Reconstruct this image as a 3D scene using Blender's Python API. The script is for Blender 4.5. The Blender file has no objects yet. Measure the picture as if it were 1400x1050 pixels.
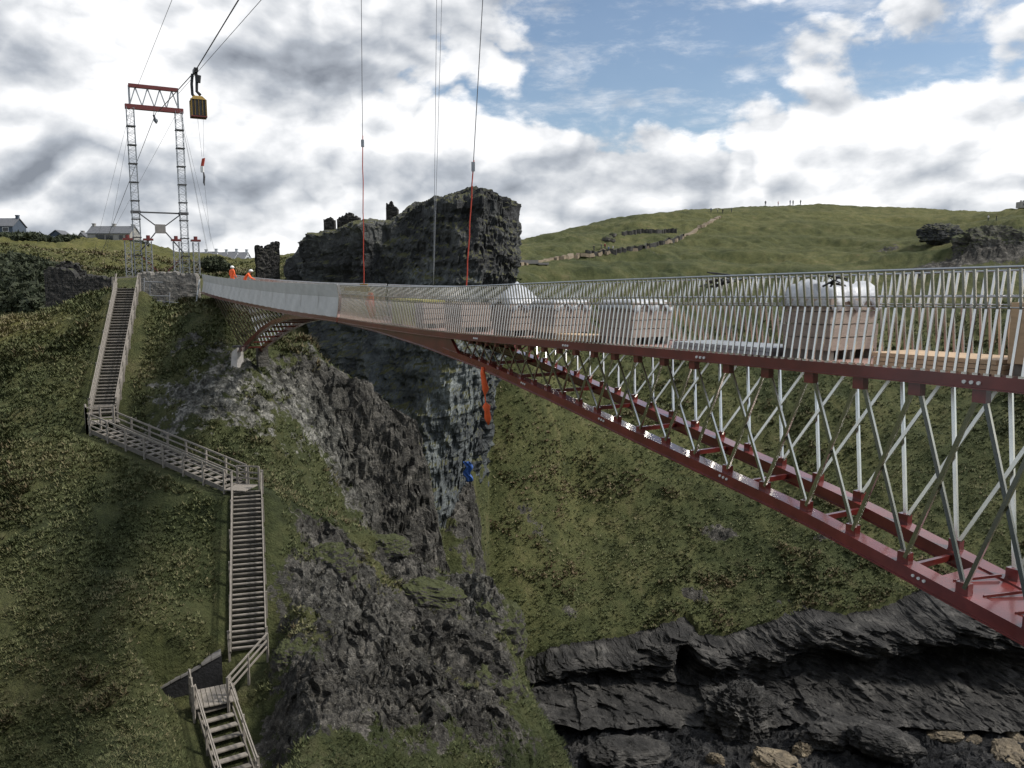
import bpy, math, random
import numpy as np
from mathutils import Vector, Matrix
random.seed(7)
rng = np.random.default_rng(11)
scene = bpy.context.scene
COL = scene.collection

# ------------------------------------------------------------------ camera, sky, sun, exposure
F = 1130.0                                   # focal length in pixels of a 1400 px wide picture
PITCH = math.atan(141/1130)
cp, sp = math.cos(PITCH), math.sin(PITCH)
camd = bpy.data.cameras.new('camera'); cam = bpy.data.objects.new('camera', camd); COL.objects.link(cam)
camd.sensor_width = 36.0; camd.lens = 36.0*F/1400.0
camd.clip_start = 0.1; camd.clip_end = 20000
cam.location = (0, 0, 0); cam.rotation_euler = (math.pi/2-PITCH, 0, 0)
scene.camera = cam
scene.view_settings.view_transform = 'Standard'; scene.view_settings.look = 'None'
scene.view_settings.exposure = 0.42; scene.view_settings.gamma = 1.0
scene.view_settings.use_curve_mapping = False
scene.cycles.max_bounces = 4; scene.cycles.diffuse_bounces = 2; scene.cycles.glossy_bounces = 3; scene.cycles.transmission_bounces = 2

SUN_AZ, SUN_EL = math.radians(92), math.radians(47)       # high on the right
sund = bpy.data.lights.new('sun', 'SUN'); sun = bpy.data.objects.new('sun', sund); COL.objects.link(sun)
sund.energy = 2.8; sund.angle = math.radians(9.0); sund.color = (1.0, .95, .87)
SDIR = Vector((math.sin(SUN_AZ)*math.cos(SUN_EL), math.cos(SUN_AZ)*math.cos(SUN_EL), math.sin(SUN_EL)))
sun.rotation_euler = SDIR.to_track_quat('Z', 'Y').to_euler()
sun.location = (-40, 40, 60)

def ray(x, y):
    u = (x-700)/F; w = (525-y)/F
    return (u, cp+w*sp, -sp+w*cp)
def at(x, y, Y):                              # world point at distance Y in front, along a line of sight
    r = ray(x, y); k = Y/r[1]
    return Vector((r[0]*k, Y, r[2]*k))
def slope(y):                                 # height over distance for a picture row
    r = ray(700, y); return r[2]/r[1]

def build_world():
    W = bpy.data.worlds.new('World'); scene.world = W; W.use_nodes = True
    nt = W.node_tree; N = nt.nodes; L = nt.links; N.clear()
    def inp(sock, v):
        if isinstance(v, bpy.types.NodeSocket): L.new(v, sock)
        else: sock.default_value = v
    def m(op, a, b=None, c=None, clamp=False):
        n = N.new('ShaderNodeMath'); n.operation = op; n.use_clamp = clamp
        inp(n.inputs[0], a)
        if b is not None: inp(n.inputs[1], b)
        if c is not None: inp(n.inputs[2], c)
        return n.outputs[0]
    tc = N.new('ShaderNodeTexCoord'); sx = N.new('ShaderNodeSeparateXYZ'); L.new(tc.outputs['Generated'], sx.inputs[0])
    x, y, z = sx.outputs
    az = m('ARCTAN2', x, y); el = m('ARCSINE', z)
    def blob(px, py, rx, ry, amp, tilt=0.0):
        r = ray(px, py); a0 = math.atan2(r[0], r[1]); e0 = math.atan2(r[2], math.hypot(r[0], r[1]))
        da = m('SUBTRACT', az, a0); de = m('SUBTRACT', el, e0)
        c, s = math.cos(tilt), math.sin(tilt)
        p = m('ADD', m('MULTIPLY', da, c), m('MULTIPLY', de, s)); q = m('SUBTRACT', m('MULTIPLY', de, c), m('MULTIPLY', da, s))
        p = m('MULTIPLY', p, F/rx); q = m('MULTIPLY', q, F/ry)
        d = m('ADD', m('MULTIPLY', p, p), m('MULTIPLY', q, q))
        return m('MULTIPLY', m('EXPONENT', m('MULTIPLY', d, -1.0)), amp)
    def total(lst):
        t = lst[0]
        for b in lst[1:]: t = m('ADD', t, b)
        return t
    def noise(off, scale, det, rough, zs=1.7):
        mp = N.new('ShaderNodeMapping'); L.new(tc.outputs['Generated'], mp.inputs[0])
        mp.inputs['Location'].default_value = off; mp.inputs['Scale'].default_value = (1, 1, zs)
        n = N.new('ShaderNodeTexNoise'); n.inputs['Scale'].default_value = scale
        n.inputs['Detail'].default_value = det; n.inputs['Roughness'].default_value = rough
        n.inputs['Distortion'].default_value = .15
        L.new(mp.outputs[0], n.inputs['Vector']); return n.outputs[0]
    def billow(off, scale, det):                         # rounded puffs with creases between
        return m('ABSOLUTE', m('MULTIPLY_ADD', noise(off, scale, det, .5, 1.5), 2.0, -1.0))
    o = Vector((3.1, 1.7, .4)); s = Vector((-.35, 0.0, .9))*.030
    na = noise(o, 5.0, 9, .60); nb = noise(o+s, 5.0, 6, .56)
    va = billow(o, 7.5, 3.5); vb = billow(o+s, 7.5, 2.5)
    n1 = m('ADD', m('MULTIPLY', na, .72), m('MULTIPLY', va, .42)); n1 = m('ADD', n1, .07); n2 = m('ADD', m('MULTIPLY', nb, .72), m('MULTIPLY_ADD', vb, .42, .07))
    n4 = noise(Vector((1.5, 7, 2)), 9.0, 8, .66, 3.2)
    cover = total([blob(840, 130, 120, 52, -.40, .15), blob(930, 205, 90, 22, -.26), blob(1000, 45, 120, 26, -.20, .3), blob(800, 25, 90, 22, -.16), blob(900, 90, 120, 50, -.12),
                   blob(1210, 215, 300, 52, .22), blob(560, 215, 330, 90, .20, -.12), blob(80, 160, 280, 170, .20),
                   blob(380, 30, 200, 80, .12), blob(1230, 70, 230, 50, -.05), blob(700, 300, 900, 60, .2)])
    dens_in = m('ADD', m('ADD', n1, .03), cover)
    mr = N.new('ShaderNodeMapRange'); mr.interpolation_type = 'SMOOTHSTEP'; L.new(dens_in, mr.inputs[0])
    mr.inputs[1].default_value = .47; mr.inputs[2].default_value = .555
    wr = N.new('ShaderNodeMapRange'); wr.interpolation_type = 'SMOOTHSTEP'; L.new(n4, wr.inputs[0]); wr.inputs[1].default_value = .44; wr.inputs[2].default_value = .72
    dens = m('MULTIPLY_ADD', m('MAXIMUM', mr.outputs[0], m('MULTIPLY', wr.outputs[0], .62)), .96, .02)
    rim = m('SUBTRACT', n1, n2)
    low = total([blob(60, 255, 420, 60, .24), blob(430, 85, 130, 40, .34), blob(295, 85, 75, 28, .30), blob(30, 85, 70, 50, .34), blob(860, 250, 230, 26, .07), blob(1180, 268, 350, 20, .04),
                 blob(600, 245, 150, 35, .06), blob(150, 120, 150, 45, -.16), blob(230, 30, 160, 55, -.20), blob(640, 150, 150, 60, -.16), blob(1240, 205, 260, 50, -.22), blob(230, 180, 130, 30, -.12), blob(420, 330, 140, 26, -.10)])
    lit = m('ADD', m('MULTIPLY_ADD', rim, 3.4, .78), m('MULTIPLY', m('SUBTRACT', na, .5), -.9))
    lit = m('SUBTRACT', lit, m('MULTIPLY', low, 1.6), clamp=True)
    cr = N.new('ShaderNodeValToRGB'); L.new(lit, cr.inputs[0])
    e = cr.color_ramp.elements; e[0].position = 0; e[0].color = (.25, .275, .32, 1); e[1].position = 1; e[1].color = (1.08, 1.08, 1.09, 1)
    e2 = cr.color_ramp.elements.new(.38); e2.color = (.46, .495, .55, 1)
    e3 = cr.color_ramp.elements.new(.7); e3.color = (.76, .78, .81, 1)
    sky = N.new('ShaderNodeTexSky'); sky.sky_type = 'NISHITA'; sky.sun_disc = False
    sky.sun_elevation = SUN_EL; sky.sun_rotation = SUN_AZ; sky.altitude = 50; sky.dust_density = .6; sky.air_density = 1.0
    b1 = N.new('ShaderNodeBackground'); L.new(sky.outputs[0], b1.inputs[0]); b1.inputs[1].default_value = .088
    b2 = N.new('ShaderNodeBackground'); L.new(cr.outputs[0], b2.inputs[0]); b2.inputs[1].default_value = .78
    mx = N.new('ShaderNodeMixShader'); L.new(dens, mx.inputs[0]); L.new(b1.outputs[0], mx.inputs[1]); L.new(b2.outputs[0], mx.inputs[2])
    out = N.new('ShaderNodeOutputWorld'); L.new(mx.outputs[0], out.inputs[0])
build_world()

# ------------------------------------------------------------------ helpers
def tag(o, label=None, cat=None, group=None, kind=None):
    if label: o['label'] = label
    if cat: o['category'] = cat
    if group: o['group'] = group
    if kind: o['kind'] = kind
    return o
def empty(name, loc, rz=0.0):
    o = bpy.data.objects.new(name, None); COL.objects.link(o); o.location = loc; o.rotation_euler = (0, 0, rz)
    o.empty_display_size = .2
    return o
def link(name, me, parent=None, loc=None, rz=0.0):
    o = bpy.data.objects.new(name, me); COL.objects.link(o)
    if loc is not None: o.location = loc
    o.rotation_euler = (0, 0, rz)
    if parent is not None: o.parent = parent
    return o
class MB:
    """collects shapes; build() makes one mesh object (world coordinates minus the parent's origin)"""
    def __init__(s): s.v = []; s.f = []; s.mi = []
    def quad(s, pts, m=0):
        n = len(s.v); s.v += [tuple(p) for p in pts]; s.f.append(tuple(range(n, n+len(pts)))); s.mi.append(m)
    def hexa(s, p, m=0):                       # 8 points: bottom ring 0-3, top ring 4-7
        n = len(s.v); s.v += [tuple(q) for q in p]
        for q in ((3, 2, 1, 0), (4, 5, 6, 7), (0, 1, 5, 4), (1, 2, 6, 5), (2, 3, 7, 6), (3, 0, 4, 7)):
            s.f.append(tuple(n+i for i in q)); s.mi.append(m)
    def box(s, c, d, rz=0.0, m=0):
        c = Vector(c); R = Matrix.Rotation(rz, 3, 'Z'); x, y, z = d[0]/2, d[1]/2, d[2]/2
        s.hexa([c+R@Vector(q) for q in ((-x, -y, -z), (x, -y, -z), (x, y, -z), (-x, y, -z), (-x, -y, z), (x, -y, z), (x, y, z), (-x, y, z))], m)
    def bar(s, a, b, w, h=None, up=(0, 0, 1), m=0):     # rectangular bar between two points
        a = Vector(a); b = Vector(b); h = h or w; d = (b-a).normalized(); up = Vector(up)
        if abs(d.dot(up)) > .98: up = Vector((0, 1, 0)) if abs(d.y) < .9 else Vector((1, 0, 0))
        r = d.cross(up).normalized()*(w/2); u = r.cross(d).normalized()*(h/2)
        s.hexa([a-r-u, a+r-u, a+r+u, a-r+u, b-r-u, b+r-u, b+r+u, b-r+u], m)
    def tube(s, pts, r, n=6, m=0, cap=True):
        pts = [Vector(p) for p in pts]; rs = r if isinstance(r, (list, tuple)) else [r]*len(pts); n0 = len(s.v); prev = None
        for i, p in enumerate(pts):
            d = (pts[min(i+1, len(pts)-1)]-pts[max(i-1, 0)]).normalized()
            if prev is None: prev = d.orthogonal().normalized()
            a = (prev-d*prev.dot(d)).normalized(); b = d.cross(a); prev = a
            for k in range(n):
                t = 2*math.pi*k/n; s.v.append(tuple(p+(a*math.cos(t)+b*math.sin(t))*rs[i]))
        for i in range(len(pts)-1):
            for k in range(n):
                s.f.append((n0+i*n+k, n0+i*n+(k+1) % n, n0+(i+1)*n+(k+1) % n, n0+(i+1)*n+k)); s.mi.append(m)
        if cap:
            s.f.append(tuple(n0+k for k in range(n))[::-1]); s.mi.append(m)
            s.f.append(tuple(n0+(len(pts)-1)*n+k for k in range(n))); s.mi.append(m)
    def mesh(s, name, mats, org=(0, 0, 0), smooth=False):
        me = bpy.data.meshes.new(name); o = Vector(org)
        me.from_pydata([tuple(Vector(p)-o) for p in s.v], [], s.f)
        mats = mats if isinstance(mats, (list, tuple)) else [mats]
        for q in mats: me.materials.append(q)
        me.polygons.foreach_set('material_index', s.mi)
        if smooth: me.polygons.foreach_set('use_smooth', [True]*len(s.f))
        me.update(); return me
    def build(s, name, mats, parent=None, org=None, smooth=False):
        if parent is not None:
            org = Vector((0, 0, 0)); q = parent
            while q is not None: org = org+q.location; q = q.parent
            return link(name, s.mesh(name, mats, org, smooth), parent)
        org = org if org is not None else tuple(np.array(s.v).min(axis=0)*.5+np.array(s.v).max(axis=0)*.5)
        return link(name, s.mesh(name, mats, org, smooth), None, org)
def np_mesh(name, V, Fq, mats, smooth=True):
    me = bpy.data.meshes.new(name); nv, nf = len(V), len(Fq); k = Fq.shape[1]
    me.vertices.add(nv); me.vertices.foreach_set('co', np.ascontiguousarray(V, dtype=np.float32).ravel())
    me.loops.add(nf*k); me.loops.foreach_set('vertex_index', np.ascontiguousarray(Fq, dtype=np.int32).ravel())
    me.polygons.add(nf); me.polygons.foreach_set('loop_start', np.arange(0, nf*k, k, dtype=np.int32))
    me.polygons.foreach_set('loop_total', np.full(nf, k, dtype=np.int32))
    me.polygons.foreach_set('use_smooth', np.full(nf, smooth, dtype=bool))
    me.update(calc_edges=True)
    for q in (mats if isinstance(mats, (list, tuple)) else [mats]): me.materials.append(q)
    return me

# numpy gradient noise
_perm = rng.permutation(256).astype(np.int32); _perm = np.concatenate([_perm, _perm])
_g = rng.normal(size=(256, 3)); _g /= np.linalg.norm(_g, axis=1)[:, None]; _g = _g.astype(np.float32)
def perlin(P):
    P = np.asarray(P, dtype=np.float32); I = np.floor(P).astype(np.int32); f = P-I; I &= 255
    u = f*f*f*(f*(f*6-15)+10); out = np.zeros(len(P), dtype=np.float32)
    for dx in (0, 1):
        wx = u[:, 0] if dx else 1-u[:, 0]; px = _perm[(I[:, 0]+dx) & 255]
        for dy in (0, 1):
            wy = u[:, 1] if dy else 1-u[:, 1]; py = _perm[px+((I[:, 1]+dy) & 255)]
            for dz in (0, 1):
                wz = u[:, 2] if dz else 1-u[:, 2]; g = _g[_perm[py+((I[:, 2]+dz) & 255)]]
                out += wx*wy*wz*(g[:, 0]*(f[:, 0]-dx)+g[:, 1]*(f[:, 1]-dy)+g[:, 2]*(f[:, 2]-dz))
    return out*1.5
def fbm(P, octv=4, gain=.5, ridged=False):
    P = np.asarray(P, dtype=np.float32); a = 1.0; t = np.zeros(len(P), dtype=np.float32); n = 0
    for i in range(octv):
        v = perlin(P*(2.03**i)+i*17.3); v = (1-2*np.abs(v)) if ridged else v
        t += a*v; n += a; a *= gain
    return t/n

# ------------------------------------------------------------------ materials
def mat(name, col, rough=.6, metal=0.0, var=.15, scale=8.0, bump=0.0, bscale=None, col2=None, coords='Object', stretch=None, spec=.5):
    M = bpy.data.materials.new(name); M.use_nodes = True; nt = M.node_tree; N = nt.nodes; L = nt.links
    b = N['Principled BSDF']; b.inputs['Roughness'].default_value = rough; b.inputs['Metallic'].default_value = metal
    b.inputs['Specular IOR Level'].default_value = spec
    tc = N.new('ShaderNodeTexCoord'); mp = N.new('ShaderNodeMapping'); L.new(tc.outputs[coords], mp.inputs[0])
    if stretch: mp.inputs['Scale'].default_value = stretch
    n = N.new('ShaderNodeTexNoise'); n.inputs['Scale'].default_value = scale; n.inputs['Detail'].default_value = 6; n.inputs['Roughness'].default_value = .65
    L.new(mp.outputs[0], n.inputs['Vector'])
    r = N.new('ShaderNodeValToRGB'); L.new(n.outputs[0], r.inputs[0])
    c = Vector(col); d = Vector(col2) if col2 else c*(1+var)
    r.color_ramp.elements[0].position = .32; r.color_ramp.elements[1].position = .68
    r.color_ramp.elements[0].color = (*(c if col2 else c*(1-var)), 1); r.color_ramp.elements[1].color = (*d, 1)
    L.new(r.outputs[0], b.inputs['Base Color'])
    if bump:
        n2 = N.new('ShaderNodeTexNoise'); n2.inputs['Scale'].default_value = bscale or scale*3; n2.inputs['Detail'].default_value = 8
        L.new(mp.outputs[0], n2.inputs['Vector'])
        bp = N.new('ShaderNodeBump'); bp.inputs['Strength'].default_value = 1.0; bp.inputs['Distance'].default_value = bump
        L.new(n2.outputs[0], bp.inputs['Height']); L.new(bp.outputs[0], b.inputs['Normal'])
    return M
M = {}
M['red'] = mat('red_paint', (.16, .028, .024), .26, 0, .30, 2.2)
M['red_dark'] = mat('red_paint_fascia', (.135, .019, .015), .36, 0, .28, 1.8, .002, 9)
M['steel'] = mat('stainless_bars', (.68, .64, .59), .24, 1.0, .10, 3)
M['rail'] = mat('rail_steel', (.40, .42, .44), .35, .9, .1, 4)
M['truss'] = mat('galvanised_truss', (.66, .65, .62), .24, 1.0, .10, 3)
M['net'] = mat('debris_netting', (.55, .54, .52), .85, 0, .10, 1.2, .004, 60)
M['deck'] = mat('deck_plate', (.30, .19, .16), .7, 0, .2, 4)
M['plywood'] = mat('plywood', (.50, .36, .23), .7, 0, .16, 3, col2=None, stretch=(1, 1, 6))
M['slate_pack'] = mat('stacked_slate', (.36, .29, .245), .75, 0, .22, 9, .01, 30, stretch=(1, 1, 8))
M['pack_end'] = mat('shaded_end', (.16, .135, .14), .45, 0, .2, 3, .01, 8)  # dark tone standing in for shade on one crate end
M['wrap'] = mat('white_wrap', (.50, .52, .55), .35, 0, .22, 4, .05, 5)
M['wood'] = mat('weathered_timber', (.155, .14, .12), .85, 0, .3, 5, .004, 40, stretch=(1, 1, 1))
M['rail_wood'] = mat('grey_timber_rail', (.25, .225, .195), .85, 0, .25, 5, .004, 40)
M['concrete'] = mat('concrete', (.52, .49, .46), .85, 0, .12, 2, .01, 12)
M['mast'] = mat('galvanised_mast', (.34, .36, .38), .5, .5, .15, 3)
M['mast_dark'] = mat('dark_steel', (.07, .07, .075), .6, .3, .15, 3)
M['beam_red'] = mat('red_oxide_beam', (.12, .02, .018), .55, 0, .15, 2)
M['cable'] = mat('steel_cable', (.10, .10, .11), .6, .3, .1, 3)
M['cable_pale'] = mat('pale_cable', (.30, .31, .33), .6, .3, .1, 3)
M['orange'] = mat('orange_webbing', (.42, .05, .025), .7, 0, .15, 8)
M['orange_vest'] = mat('orange_hi_vis', (.85, .13, .03), .7, 0, .1, 8)
M['white'] = mat('white_plastic', (.78, .78, .76), .4, 0, .05, 8)
M['yellow'] = mat('yellow_paint', (.22, .14, .025), .5, 0, .3, 4)
M['black'] = mat('black_paint', (.012, .012, .013), .5, 0, .2, 4)
M['skin'] = mat('skin', (.45, .27, .19), .6, 0, .05, 8)
M['trousers'] = mat('dark_trousers', (.03, .033, .045), .8, 0, .1, 8)
M['blue'] = mat('blue_tarp', (.02, .08, .30), .6, 0, .2, 4, .02, 6)
M['render_grey'] = mat('grey_render', (.30, .29, .27), .9, 0, .12, .6)
M['render_white'] = mat('pale_render', (.55, .57, .60), .9, 0, .08, .6)
M['render_blue'] = mat('slate_blue_boards', (.06, .08, .11), .8, 0, .15, .6)
M['roof'] = mat('slate_roof', (.12, .125, .135), .7, 0, .15, 1.0)
M['glass'] = mat('dark_window', (.02, .024, .03), .15, 0, .1, 1)
M['slate_dark'] = mat('dark_slate', (.022, .022, .024), .6, 0, .4, 3, .03, 8)
M['coping'] = mat('pale_coping', (.20, .19, .18), .85, 0, .2, 3, .01, 12)
M['path'] = mat('worn_path', (.20, .16, .11), .95, 0, .25, 1.5)
M['green_box'] = mat('yellow_green_crate', (.38, .36, .10), .7, 0, .1, 3)

def rock_mat(name, dark, mid, pale, green=None, gmin=.62, scale=.5, strat=3.0, bump=.25, pale_below=None):
    """layered rock: strata, blotches and cracks; ledges that face up carry turf"""
    Mt = bpy.data.materials.new(name); Mt.use_nodes = True; nt = Mt.node_tree; N = nt.nodes; L = nt.links
    b = N['Principled BSDF']; b.inputs['Roughness'].default_value = .8; b.inputs['Specular IOR Level'].default_value = .35
    g = N.new('ShaderNodeNewGeometry')
    def noise(sc, det, rgh, st=(1, 1, 1), rot=(0, 0, 0)):
        mp = N.new('ShaderNodeMapping'); L.new(g.outputs['Position'], mp.inputs[0]); mp.inputs['Scale'].default_value = st; mp.inputs['Rotation'].default_value = rot
        n = N.new('ShaderNodeTexNoise'); n.inputs['Scale'].default_value = sc; n.inputs['Detail'].default_value = det; n.inputs['Roughness'].default_value = rgh
        L.new(mp.outputs[0], n.inputs['Vector']); return n.outputs[0]
    def ramp(src, stops):
        r = N.new('ShaderNodeValToRGB'); L.new(src, r.inputs[0]); el = r.color_ramp.elements
        el[0].position, el[0].color = stops[0][0], (*stops[0][1], 1); el[1].position, el[1].color = stops[-1][0], (*stops[-1][1], 1)
        for p, c in stops[1:-1]: q = el.new(p); q.color = (*c, 1)
        return r.outputs[0]
    def mix(fac, a, c2, mode='MIX'):
        x = N.new('ShaderNodeMix'); x.data_type = 'RGBA'; x.blend_type = mode
        if isinstance(fac, float): x.inputs[0].default_value = fac
        else: L.new(fac, x.inputs[0])
        L.new(a, x.inputs[6])
        if isinstance(c2, tuple): x.inputs[7].default_value = (*c2, 1)
        else: L.new(c2, x.inputs[7])
        return x.outputs[2]
    big = noise(scale, 7, .68); st = noise(scale*2.2, 6, .6, (.35, .35, strat), (.25, .18, 0)); fine = noise(scale*9, 6, .7)
    base = ramp(big, [(.30, dark), (.52, mid), (.72, pale)])
    base = mix(.75, base, ramp(st, [(.3, (.35, .35, .36)), (.7, (1.35, 1.3, 1.25))]), 'MULTIPLY')
    spk = ramp(fine, [(.60, (0, 0, 0)), (.72, (1, 1, 1))])
    x = N.new('ShaderNodeMix'); x.data_type = 'RGBA'; L.new(spk, x.inputs[0]); L.new(base, x.inputs[6]); L.new(mix(.5, base, tuple(min(1, c*1.5) for c in pale)), x.inputs[7]); base = x.outputs[2]
    if pale_below:                                             # lighter, bluer tint below this height
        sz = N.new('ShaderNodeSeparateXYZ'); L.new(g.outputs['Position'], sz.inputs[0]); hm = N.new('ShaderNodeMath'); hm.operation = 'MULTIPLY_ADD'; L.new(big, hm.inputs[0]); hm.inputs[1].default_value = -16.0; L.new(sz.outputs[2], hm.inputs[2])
        mz = N.new('ShaderNodeMapRange'); L.new(hm.outputs[0], mz.inputs[0]); mz.inputs[1].default_value = pale_below-8; mz.inputs[2].default_value = pale_below-12; mz.inputs[3].default_value = 0; mz.inputs[4].default_value = 1
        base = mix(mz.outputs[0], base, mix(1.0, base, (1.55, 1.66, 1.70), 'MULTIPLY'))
    if green:
        sx = N.new('ShaderNodeSeparateXYZ'); L.new(g.outputs['Normal'], sx.inputs[0])
        a = N.new('ShaderNodeMath'); a.operation = 'MULTIPLY_ADD'; L.new(big, a.inputs[0]); a.inputs[1].default_value = .9; L.new(sx.outputs[2], a.inputs[2])
        mr = N.new('ShaderNodeMapRange'); L.new(a.outputs[0], mr.inputs[0]); mr.inputs[1].default_value = gmin+.38; mr.inputs[2].default_value = gmin+.55
        gc = ramp(fine, [(.3, tuple(c*.6 for c in green)), (.7, tuple(c*1.5 for c in green))])
        base = mix(mr.outputs[0], base, gc)
    L.new(base, b.inputs['Base Color'])
    ad = N.new('ShaderNodeMath'); ad.operation = 'MULTIPLY_ADD'; L.new(st, ad.inputs[0]); ad.inputs[1].default_value = 1.2; L.new(fine, ad.inputs[2])
    bp = N.new('ShaderNodeBump'); bp.inputs['Distance'].default_value = bump; bp.inputs['Strength'].default_value = 1.0; L.new(ad.outputs[0], bp.inputs['Height']); L.new(bp.outputs[0], b.inputs['Normal'])
    return Mt
M['crag'] = rock_mat('crag_rock', (.020, .020, .021), (.062, .066, .068), (.19, .20, .195), (.075, .076, .034), .60, .16, 1.6, .5, pale_below=1.0)
M['spur'] = rock_mat('spur_rock', (.035, .034, .032), (.10, .095, .085), (.24, .23, .205), (.055, .062, .022), .40, .55, 3.0, .2)
M['shore'] = rock_mat('shore_rock', (.011, .011, .011), (.042, .041, .039), (.15, .145, .135), None, .6, .30, 4.0, .35)
M['tan'] = rock_mat('tan_rock', (.06, .052, .04), (.20, .165, .115), (.36, .31, .22), None, .6, .8, 2.0, .15)
M['ruin'] = rock_mat('ruin_masonry', (.018, .018, .018), (.045, .044, .042), (.10, .095, .085), (.06, .065, .03), .75, 1.2, 4.0, .12)
M['wall'] = rock_mat('wall_masonry', (.10, .095, .09), (.25, .24, .22), (.42, .40, .37), None, .75, 1.6, 4.0, .10)

def terrain_mat():
    Mt = bpy.data.materials.new('turf_and_rock'); Mt.use_nodes = True; nt = Mt.node_tree; N = nt.nodes; L = nt.links
    b = N['Principled BSDF']; b.inputs['Roughness'].default_value = .9; b.inputs['Specular IOR Level'].default_value = .2
    g = N.new('ShaderNodeNewGeometry'); at_ = N.new('ShaderNodeAttribute'); at_.attribute_name = 'mask'
    sc = N.new('ShaderNodeSeparateColor'); L.new(at_.outputs['Color'], sc.inputs[0]); rock, pale, yel = sc.outputs; shore = at_.outputs['Alpha']
    def noise(s, det, rgh, st=(1, 1, 1), rot=(0, 0, 0)):
        mp = N.new('ShaderNodeMapping'); L.new(g.outputs['Position'], mp.inputs[0]); mp.inputs['Scale'].default_value = st; mp.inputs['Rotation'].default_value = rot
        n = N.new('ShaderNodeTexNoise'); n.inputs['Scale'].default_value = s; n.inputs['Detail'].default_value = det; n.inputs['Roughness'].default_value = rgh
        L.new(mp.outputs[0], n.inputs['Vector']); return n.outputs[0]
    def ramp(src, stops):
        r = N.new('ShaderNodeValToRGB'); L.new(src, r.inputs[0]); el = r.color_ramp.elements
        el[0].position, el[0].color = stops[0][0], (*stops[0][1], 1); el[1].position, el[1].color = stops[-1][0], (*stops[-1][1], 1)
        for p, c in stops[1:-1]: q = el.new(p); q.color = (*c, 1)
        return r.outputs[0]
    def mix(fac, a, c2, mode='MIX'):
        x = N.new('ShaderNodeMix'); x.data_type = 'RGBA'; x.blend_type = mode
        for k, v in ((0, fac), (6, a), (7, c2)):
            if isinstance(v, float): x.inputs[k].default_value = v
            elif isinstance(v, tuple): x.inputs[k].default_value = (*v, 1)
            else: L.new(v, x.inputs[k])
        return x.outputs[2]
    def sharp(m_, nz, lo=.46, hi=.52, k=.80):
        a = N.new('ShaderNodeMath'); a.operation = 'MULTIPLY_ADD'; s = N.new('ShaderNodeMath'); s.operation = 'SUBTRACT'; L.new(nz, s.inputs[0]); s.inputs[1].default_value = .5
        L.new(s.outputs[0], a.inputs[0]); a.inputs[1].default_value = k*2; L.new(m_, a.inputs[2])
        r = N.new('ShaderNodeMapRange'); r.interpolation_type = 'SMOOTHSTEP'; L.new(a.outputs[0], r.inputs[0]); r.inputs[1].default_value = lo; r.inputs[2].default_value = hi
        return r.outputs[0]
    n_big = noise(.045, 5, .6); n_mid = noise(.28, 7, .7); n_fine = noise(2.2, 6, .72); n_xf = noise(7.0, 4, .7)
    st = noise(1.1, 6, .6, (.4, .4, 3.2), (.3, .2, 0))
    grass = ramp(n_mid, [(.30, (.042, .050, .024)), (.45, (.074, .087, .038)), (.58, (.106, .113, .052)), (.74, (.152, .136, .080))])
    grass = mix(.55, grass, ramp(n_fine, [(.30, (.45, .47, .42)), (.70, (1.5, 1.45, 1.4))]), 'MULTIPLY')
    grass = mix(.8, grass, ramp(n_big, [(.36, (.58, .66, .60)), (.64, (1.42, 1.32, 1.22))]), 'MULTIPLY')
    ye = ramp(n_mid, [(.3, (.105, .105, .035)), (.55, (.175, .165, .055)), (.75, (.225, .185, .085))])
    grass = mix(yel, grass, mix(.35, ye, ramp(n_fine, [(.3, (.6, .6, .55)), (.7, (1.3, 1.3, 1.25))]), 'MULTIPLY'))
    rk = ramp(noise(.6, 7, .7), [(.32, (.026, .025, .024)), (.5, (.085, .082, .074)), (.66, (.22, .21, .19))])
    rk = mix(.7, rk, ramp(st, [(.3, (.4, .4, .4)), (.7, (1.4, 1.35, 1.3))]), 'MULTIPLY')
    pl = ramp(noise(1.5, 6, .7), [(.40, (.07, .07, .062)), (.52, (.17, .17, .15)), (.60, (.42, .41, .37))])
    rk = mix(pale, rk, pl)
    rk = mix(.8, rk, ramp(noise(4.5, 8, .75), [(.36, (.35, .35, .36)), (.5, (.95, .95, .95)), (.64, (1.7, 1.68, 1.6))]), 'MULTIPLY')
    fl = ramp(noise(5.5, 5, .7), [(.61, (0, 0, 0)), (.66, (1, 1, 1))]); rk = mix(fl, rk, (.30, .29, .26))
    sh = ramp(noise(.4, 7, .7), [(.3, (.012, .012, .013)), (.5, (.036, .037, .039)), (.72, (.11, .105, .10))])
    sh = mix(.7, sh, ramp(st, [(.3, (.4, .4, .4)), (.7, (1.5, 1.5, 1.5))]), 'MULTIPLY')
    rk = mix(shore, rk, sh)
    col = mix(sharp(rock, noise(.75, 10, .74)), grass, rk)
    L.new(col, b.inputs['Base Color'])
    ad = N.new('ShaderNodeMath'); ad.operation = 'MULTIPLY_ADD'; L.new(n_fine, ad.inputs[0]); ad.inputs[1].default_value = 1.6; L.new(n_xf, ad.inputs[2])
    ad2 = N.new('ShaderNodeMath'); ad2.operation = 'MULTIPLY_ADD'; L.new(st, ad2.inputs[0]); L.new(rock, ad2.inputs[1]); L.new(ad.outputs[0], ad2.inputs[2])
    bp = N.new('ShaderNodeBump'); bp.inputs['Distance'].default_value = .30; bp.inputs['Strength'].default_value = 1.0; L.new(ad2.outputs[0], bp.inputs['Height']); L.new(bp.outputs[0], b.inputs['Normal'])
    return Mt
M['terrain'] = terrain_mat()

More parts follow.
